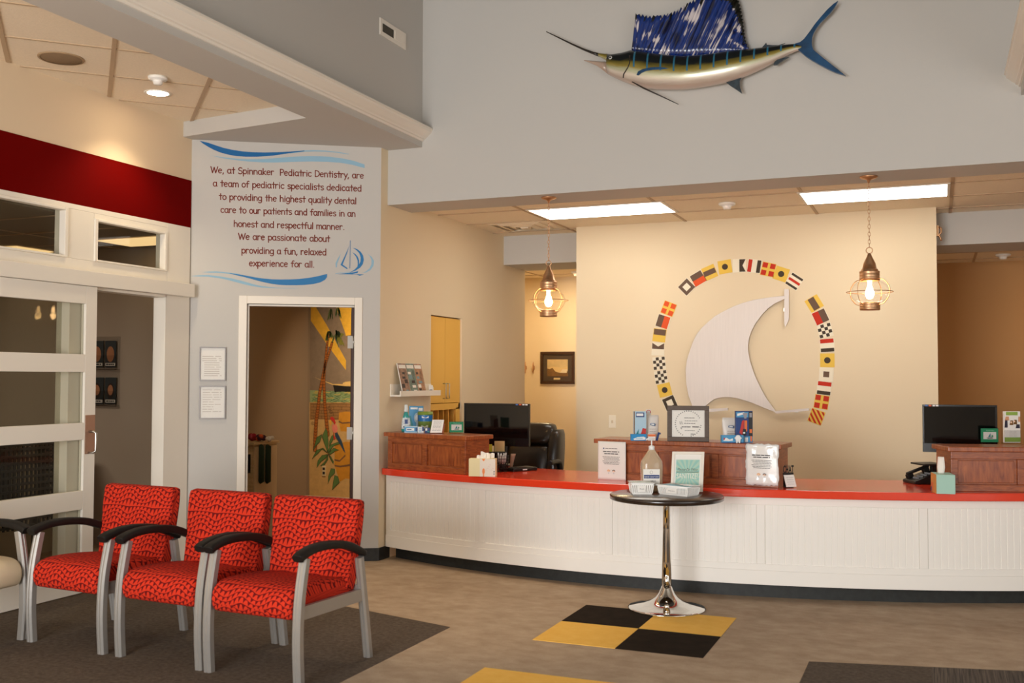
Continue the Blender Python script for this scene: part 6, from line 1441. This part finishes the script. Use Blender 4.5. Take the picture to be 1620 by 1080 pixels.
# desk phone by the right monitor
p = onz(1446, 764, .728); F = Fr(onz(1428, 762, .728), onz(1463, 769, .728)-onz(1428, 762, .728)); w = .17
t = thing('desk_phone', 'black desk phone on the red counter left of the mint tissue box', 'phone', p)
b = MB(); side = [(-.0, 0), (-.2, 0), (-.2, .075), (-.17, .082), (-.0, .02)]
b.loft([[F.p(x, z, c) for c, z in side] for x in (0, w)], 0, True, False); b.build('base', black, t, bevel=.004)
b = MB(); P = smooth_open([(.012, .055, 0), (.012, .075, 0), (.012, .08, 0)], 2)
Fh = Fr(F.p(.03, .030, -.015), -F.n*.94+V((0,0,.34))); b.bar(Fh.p(0, .028), Fh.p(.17, .028), .034, .018); b.bar(Fh.p(.0, .008), Fh.p(.045, .008), .04, .028); b.bar(Fh.p(.125, .008), Fh.p(.17, .008), .04, .028); b.build('handset', satin, t, bevel=.006)
b = MB()
for i in range(3):
    for j in range(4): c = -.04-.028*j; z = .02+(-c)*.062/.17; b.cbox(F.p(.085+.024*i, z+.004, c), (.016, .012, .012))
b.build('keypad', mat('gray_keys', (96, 94, 92), .5), t)['kind'] = 'stuff'
b = MB(); Ftop = Fr(F.p(-.02, .125, -.2), F.u); b.fbox(Ftop, 0, 0, w*1.1, .012, -.03, .13); b.fbox(Ftop, w*.45, -.05, w*.62, 0, -.01, .03); b.build('display_arm', black, t, bevel=.003)
# leather office chair
t = thing('office_chair', 'black leather office chair behind the left monitor', 'chair', (-3.37, 8.55, 0))
leather = mat('black_leather', (34, 24, 14), .32, coat=.25, bump=.25, bscale=18)
def cushion(name, cx, cy, z0, z1, hw, th, tilt, puff=.35, par=t):
    b = MB(); n = 12; rings = []
    for j in range(n+1):
        v = j/n; s_ = math.sin(PI*v)**.3 if 0 < v < 1 else .12; wd = hw*(.72+.28*s_); tt_ = th*(.55+.45*s_)
        rings.append([V((cx+wd*math.copysign(abs(math.cos(q))**.55, math.cos(q)), cy+tilt*v+tt_*math.copysign(abs(math.sin(q))**.7, math.sin(q)), z0+(z1-z0)*v)) for q in [2*PI*k/28 for k in range(28)]])
    b.loft(rings, 0); return b.build(name, leather, par)
cushion('backrest', -3.37, 8.62, .50, 1.00, .26, .09, .10)
cushion('head_cushion', -3.37, 8.62, .86, 1.045, .235, .10, .06)
cushion('lumbar_cushion', -3.37, 8.56, .52, .86, .225, .09, .06)
cushion('side_bolster', -3.135, 8.60, .50, .99, .062, .12, .08); cushion('side_bolster', -3.605, 8.60, .50, .99, .062, .12, .08)
b = MB(); b.lathe([(.002,.40),(.24,.40),(.27,.44),(.27,.48),(.22,.52),(.002,.53)], (-3.37, 8.36, 0), 28); b.build('seat', leather, t)
b = MB(); b.tube([(-3.37, 8.36, .08), (-3.37, 8.36, .41)], .03, 12); b.build('column', black, t)
for k in range(5):
    a = 2*PI*k/5; b = MB(); b.bar((-3.37, 8.36, .085), (-3.37+.3*math.cos(a), 8.36+.3*math.sin(a), .06), .045, .03); b.build('base_leg', black, t)
    b = MB(); b.M = Matrix.Translation((-3.37+.29*math.cos(a), 8.36+.29*math.sin(a), .025)) @ Matrix.Rotation(PI/2, 4, 'X'); b.lathe([(.001,-.02),(.025,-.02),(.025,.02),(.001,.02)], seg=16); b.build('caster', black, t)
for s_ in (-1, 1):
    b = MB(); x = -3.37+s_*.31; b.tube(smooth_open([(x, 8.55, .50), (x, 8.56, .66), (x, 8.5, .72), (x, 8.28, .72)], 4), .022, 10); b.build('arm', black, t)

# ================================================================== things on the cafe table
ZTB = .7175
F, w = onto(1015.5, 1050.5, 778, ZTB); h = hgt(F, w, 692.5); c = F.p(w/2, 0, -w*.35); hs = hgt(F, w, 731.5)
t = thing('sanitizer_bottle', 'large clear hand sanitizer jug with a white pump on the cafe table', 'bottle', c)
def rr_(rx, ry, z, n=32): return [F.p(w/2+rx*math.copysign(abs(math.cos(q))**.7, math.cos(q)), z, -w*.35+ry*math.copysign(abs(math.sin(q))**.7, math.sin(q))) for q in [2*PI*i/n for i in range(n)]]
hn = hgt(F, w, 712); a = w/2
jug = mat('frosted_jug', (226, 208, 178), .22, coat=.5)
jb = jug.node_tree.nodes['Principled BSDF']; jb.inputs['Transmission Weight'].default_value = .55; jb.inputs['IOR'].default_value = 1.2
b = MB(); b.loft([rr_(*q) for q in ((a*.9, a*.62, 0), (a, a*.7, .006), (a, a*.7, hs*.92), (a*.94, a*.66, hs*1.03), (a*.62, a*.5, hs+(hn-hs)*.52), (a*.30, a*.30, hn*.985), (a*.27, a*.27, hn))], 0); b.build('jug', jug, t)
b = MB(); b.lathe([(a*.24, hn-.001), (a*.27, hn), (a*.27, hn+.022), (a*.2, hn+.026), (a*.09, hn+.028)], c, 24); b.build('collar', cwhite, t)
b = MB(); b.tube([c+V((0,0,hn+.02)), c+V((0,0,h-.012))], .0045, 10); b.build('stem', cwhite, t)
b = MB(); hd = c+V((0,0,h-.01)); b.tube([hd+F.u*.016, hd-F.u*.03, hd-F.u*.036-V((0,0,.008))], [.008, .007, .005], 10, flat=.8); b.build('pump_head', cwhite, t)
b = MB(); Fz = Fr(F.p(0, 0, 0), F.u); cfz = -w*.35+a*.7+.001
zl0, zl1 = hgt(F, w, 768), hgt(F, w, 742)
b.fbox(Fz, a*.12, zl0, a*1.62, zl1, cfz-.002, cfz, 0); b.ribbon(Fz, arc(a*.85, zl1-.02, .009, .009, 0, 350, 16), .0015, cfz+.0004, 2)
b.sheet(Fz, R_(a*.18, hgt(F, w, 756.5), a*1.58, hgt(F, w, 751)), cfz+.0004, 1); type_text(b, Fz, 'HAND SANITIZER', a*.24, hgt(F, w, 755), a*1.52, .008, cfz+.0008, 0)
greek(b, Fz, a*.6, a*1.3, hgt(F, w, 761), .003, cfz+.0004, 2, 3)
b.build('label', [paper, cnavy, ink], t)
# SANITIZE sign
F, w = onto(1060.5, 1111.8, 777.6, ZTB+.004, 778.2); h = hgt(F, w, 714.3)*1.01
Ft = Fr(F.o, F.u+V((0,0,.0)), V((0,0,1))*math.cos(.2)-F.n*math.sin(.2)+F.u*.065)
t = thing('sanitize_sign', 'white framed mint green SANITIZE sign on the cafe table', 'sign', F.p(w/2, 0, -.03))
fw = w*.085
b = MB(); b.fbox(Ft, 0, 0, w, fw, -.014, .004); b.fbox(Ft, 0, h-fw, w, h, -.014, .004); b.fbox(Ft, 0, fw, fw, h-fw, -.014, .004); b.fbox(Ft, w-fw, fw, w, h-fw, -.014, .004); b.build('frame', white, t, bevel=.0015)
b = MB(); b.fbox(Ft, fw, fw, w-fw, h-fw, -.012, -.004); b.build('sheet', paper, t)
b = MB(); x0, x1, y0_, y1_ = w*.14, w*.87, h*.16, h*.80
b.sheet(Ft, R_(x0, y0_, x1, y1_), -.0036, 0)
cx_, cy_ = (x0+x1)/2, y0_+(y1_-y0_)*.45
for k in range(18):
    a0, a1 = 2*PI*k/18, 2*PI*(k+.5)/18
    def ed(a):
        dx, dy = math.cos(a), math.sin(a); t1 = min(((x1-cx_)/dx if dx > 0 else (x0-cx_)/dx) if abs(dx) > 1e-6 else 9, ((y1_-cy_)/dy if dy > 0 else (y0_-cy_)/dy) if abs(dy) > 1e-6 else 9); return (cx_+dx*t1, cy_+dy*t1)
    b.sheet(Ft, [(cx_, cy_), ed(a0), ed(a1)], -.0033, 1)
type_text(b, Ft, 'Please Be Wise', x0+w*.05, h*.525, x1-w*.06, h*.07, -.0028, 2, .3)
b.ribbon(Ft, [(x0+w*.03, h*.495), (x1-w*.03, h*.495)], .0035, -.0028, 2)
type_text(b, Ft, 'SANITIZE!', x0+w*.03, h*.335, x1-w*.04, h*.125, -.0028, 3)
b.build('print', [mat('poster_mint', (150, 198, 186), .6), mat('poster_pale_ray', (176, 206, 186), .6), mat('poster_olive', (84, 92, 70), .7), mat('poster_cream', (238, 234, 220), .6)], t)
b = MB(); Fe = Fr(F.p(w*.5, .0, -.10), F.u); b.bar(F.p(w*.5, .002, -.115), Ft.p(w*.5, h*.6, -.016), .04, .004, up=F.u[:]); b.build('easel_back', cwhite, t)
# slatted baskets
plast = mat('white_basket_plastic', (250, 248, 242), .4)
def basket(label, p, q, d, h, flare, text):
    F = Fr(p, q-p); w = (q-p).length; t = thing('slatted_basket', label, 'basket', F.p(w/2, 0, -d/2), 0, 'white slatted baskets')
    def wp(s, v, e):   # walls: s runs 0..4 round the four sides
        f = flare*v; cs = [(-f, f), (w+f, f), (w+f, -d-f), (-f, -d-f)]; i = int(s) % 4; u = s-int(s); a, c = cs[i], cs[(i+1) % 4]; return F.p(a[0]+(c[0]-a[0])*u, h*v, a[1]+(c[1]-a[1])*u)
    b = MB(); b.fbox(F, 0, 0, w, .003, -d, 0); b.build('floor', plast, t)
    b = MB()
    for v0, v1 in ((0, .14), (.80, 1.0)):
        ring = lambda v, ins: [F.p(-flare*v+ins, h*v, flare*v-ins), F.p(w+flare*v-ins, h*v, flare*v-ins), F.p(w+flare*v-ins, h*v, -d-flare*v+ins), F.p(-flare*v+ins, h*v, -d-flare*v+ins)]
        b.loft([ring(v0, 0), ring(v1, 0), ring(v1, .003), ring(v0, .003), ring(v0, 0)], 0, False, False)
    rim = [F.p(-flare-.004, h, flare+.004), F.p(w+flare+.004, h, flare+.004), F.p(w+flare+.004, h, -d-flare-.004), F.p(-flare-.004, h, -d-flare-.004)]
    b.tube(rim, .0035, 6, closed=True); b.build('rim', plast, t)
    b = MB()
    for sd, L in ((0, w), (1, d), (2, w), (3, d)):
        n = max(4, int(L/.0105))
        for k in range(n+1):
            s0 = sd+min(.999, max(.001, (k-.25)/n)) if k else sd+.001; p0, p1 = wp(sd+max(.003, min(.996, k/n)), .12, 0), wp(sd+max(.003, min(.996, k/n)), .82, 0); b.bar(p0, p1, .0078, .0025, up=F.u[:] if sd in (1, 3) else F.n[:])
    b.build('slats', plast, t)['kind'] = 'stuff'
    b = MB(); x0, x1 = w*.28, w*.66; Fp = Fr(F.p(0, 0, flare*.5+.003), F.u); b.fbox(Fp, x0, h*.22, x1, h*.76, -.001, .0004, 0); type_text(b, Fp, text, x0+(x1-x0)*.2, h*.44, x1-(x1-x0)*.2, h*.10, .0009, 1); b.build('label', [paper, ink], t)
    return F, w
p, q = onz(1001, 781.8, ZTB), onz(1031.5, 781.8, ZTB); Fq, wq = basket('small white slatted basket in front of the sanitizer jug', p, q, .105, .072, .010, 'Masks')
for k in range(3):
    b = MB(); b.fbox(Fq, .004+.003*k, .052+.010*k, wq-.004+.006*k*(k == 1), .054+.010*k, -.098+.006*k, -.006); 
    o = b.build('folded_mask', mat('pale_mint_mask', (206, 220, 216), .8)); tag(o, ('lowest', 'middle', 'topmost')[k]+' pale folded mask in the small white basket', 'mask', 'masks in the small basket')
p, q, r = onz(1043.5, 781.2, ZTB), onz(1087, 785.6, ZTB), onz(1109.5, 779.5, ZTB)
Fq, wq = basket('large white slatted basket of blue masks in front of the SANITIZE sign', p, q, .115, .058, .010, 'Masks')
for k in range(4):
    b = MB(); rn = random.Random(k); n = 8; G_ = []
    for i in range(n+1): G_.append([Fq.p(.004+(wq-.008)*i/n, .038+.006*k+.004*math.sin(i*.9), -.01-.003*k), Fq.p(.006+(wq-.012)*i/n, .040+.006*k+.004*math.sin(i*.9), -.105+.003*k)])
    ids = [b.add(g) for g in G_]
    for i in range(n): b.face([ids[i], ids[i+1], ids[i+1]+1, ids[i]+1], 0, True)
    o = b.build('folded_mask', mat('pale_blue_mask', (164, 202, 214), .8)); so_ = o.modifiers.new('solid', 'SOLIDIFY'); so_.thickness = .0015
    tag(o, ('bottom', 'second', 'third', 'topmost')[k]+' pale blue folded mask in the large white basket', 'mask', 'masks in the large basket')
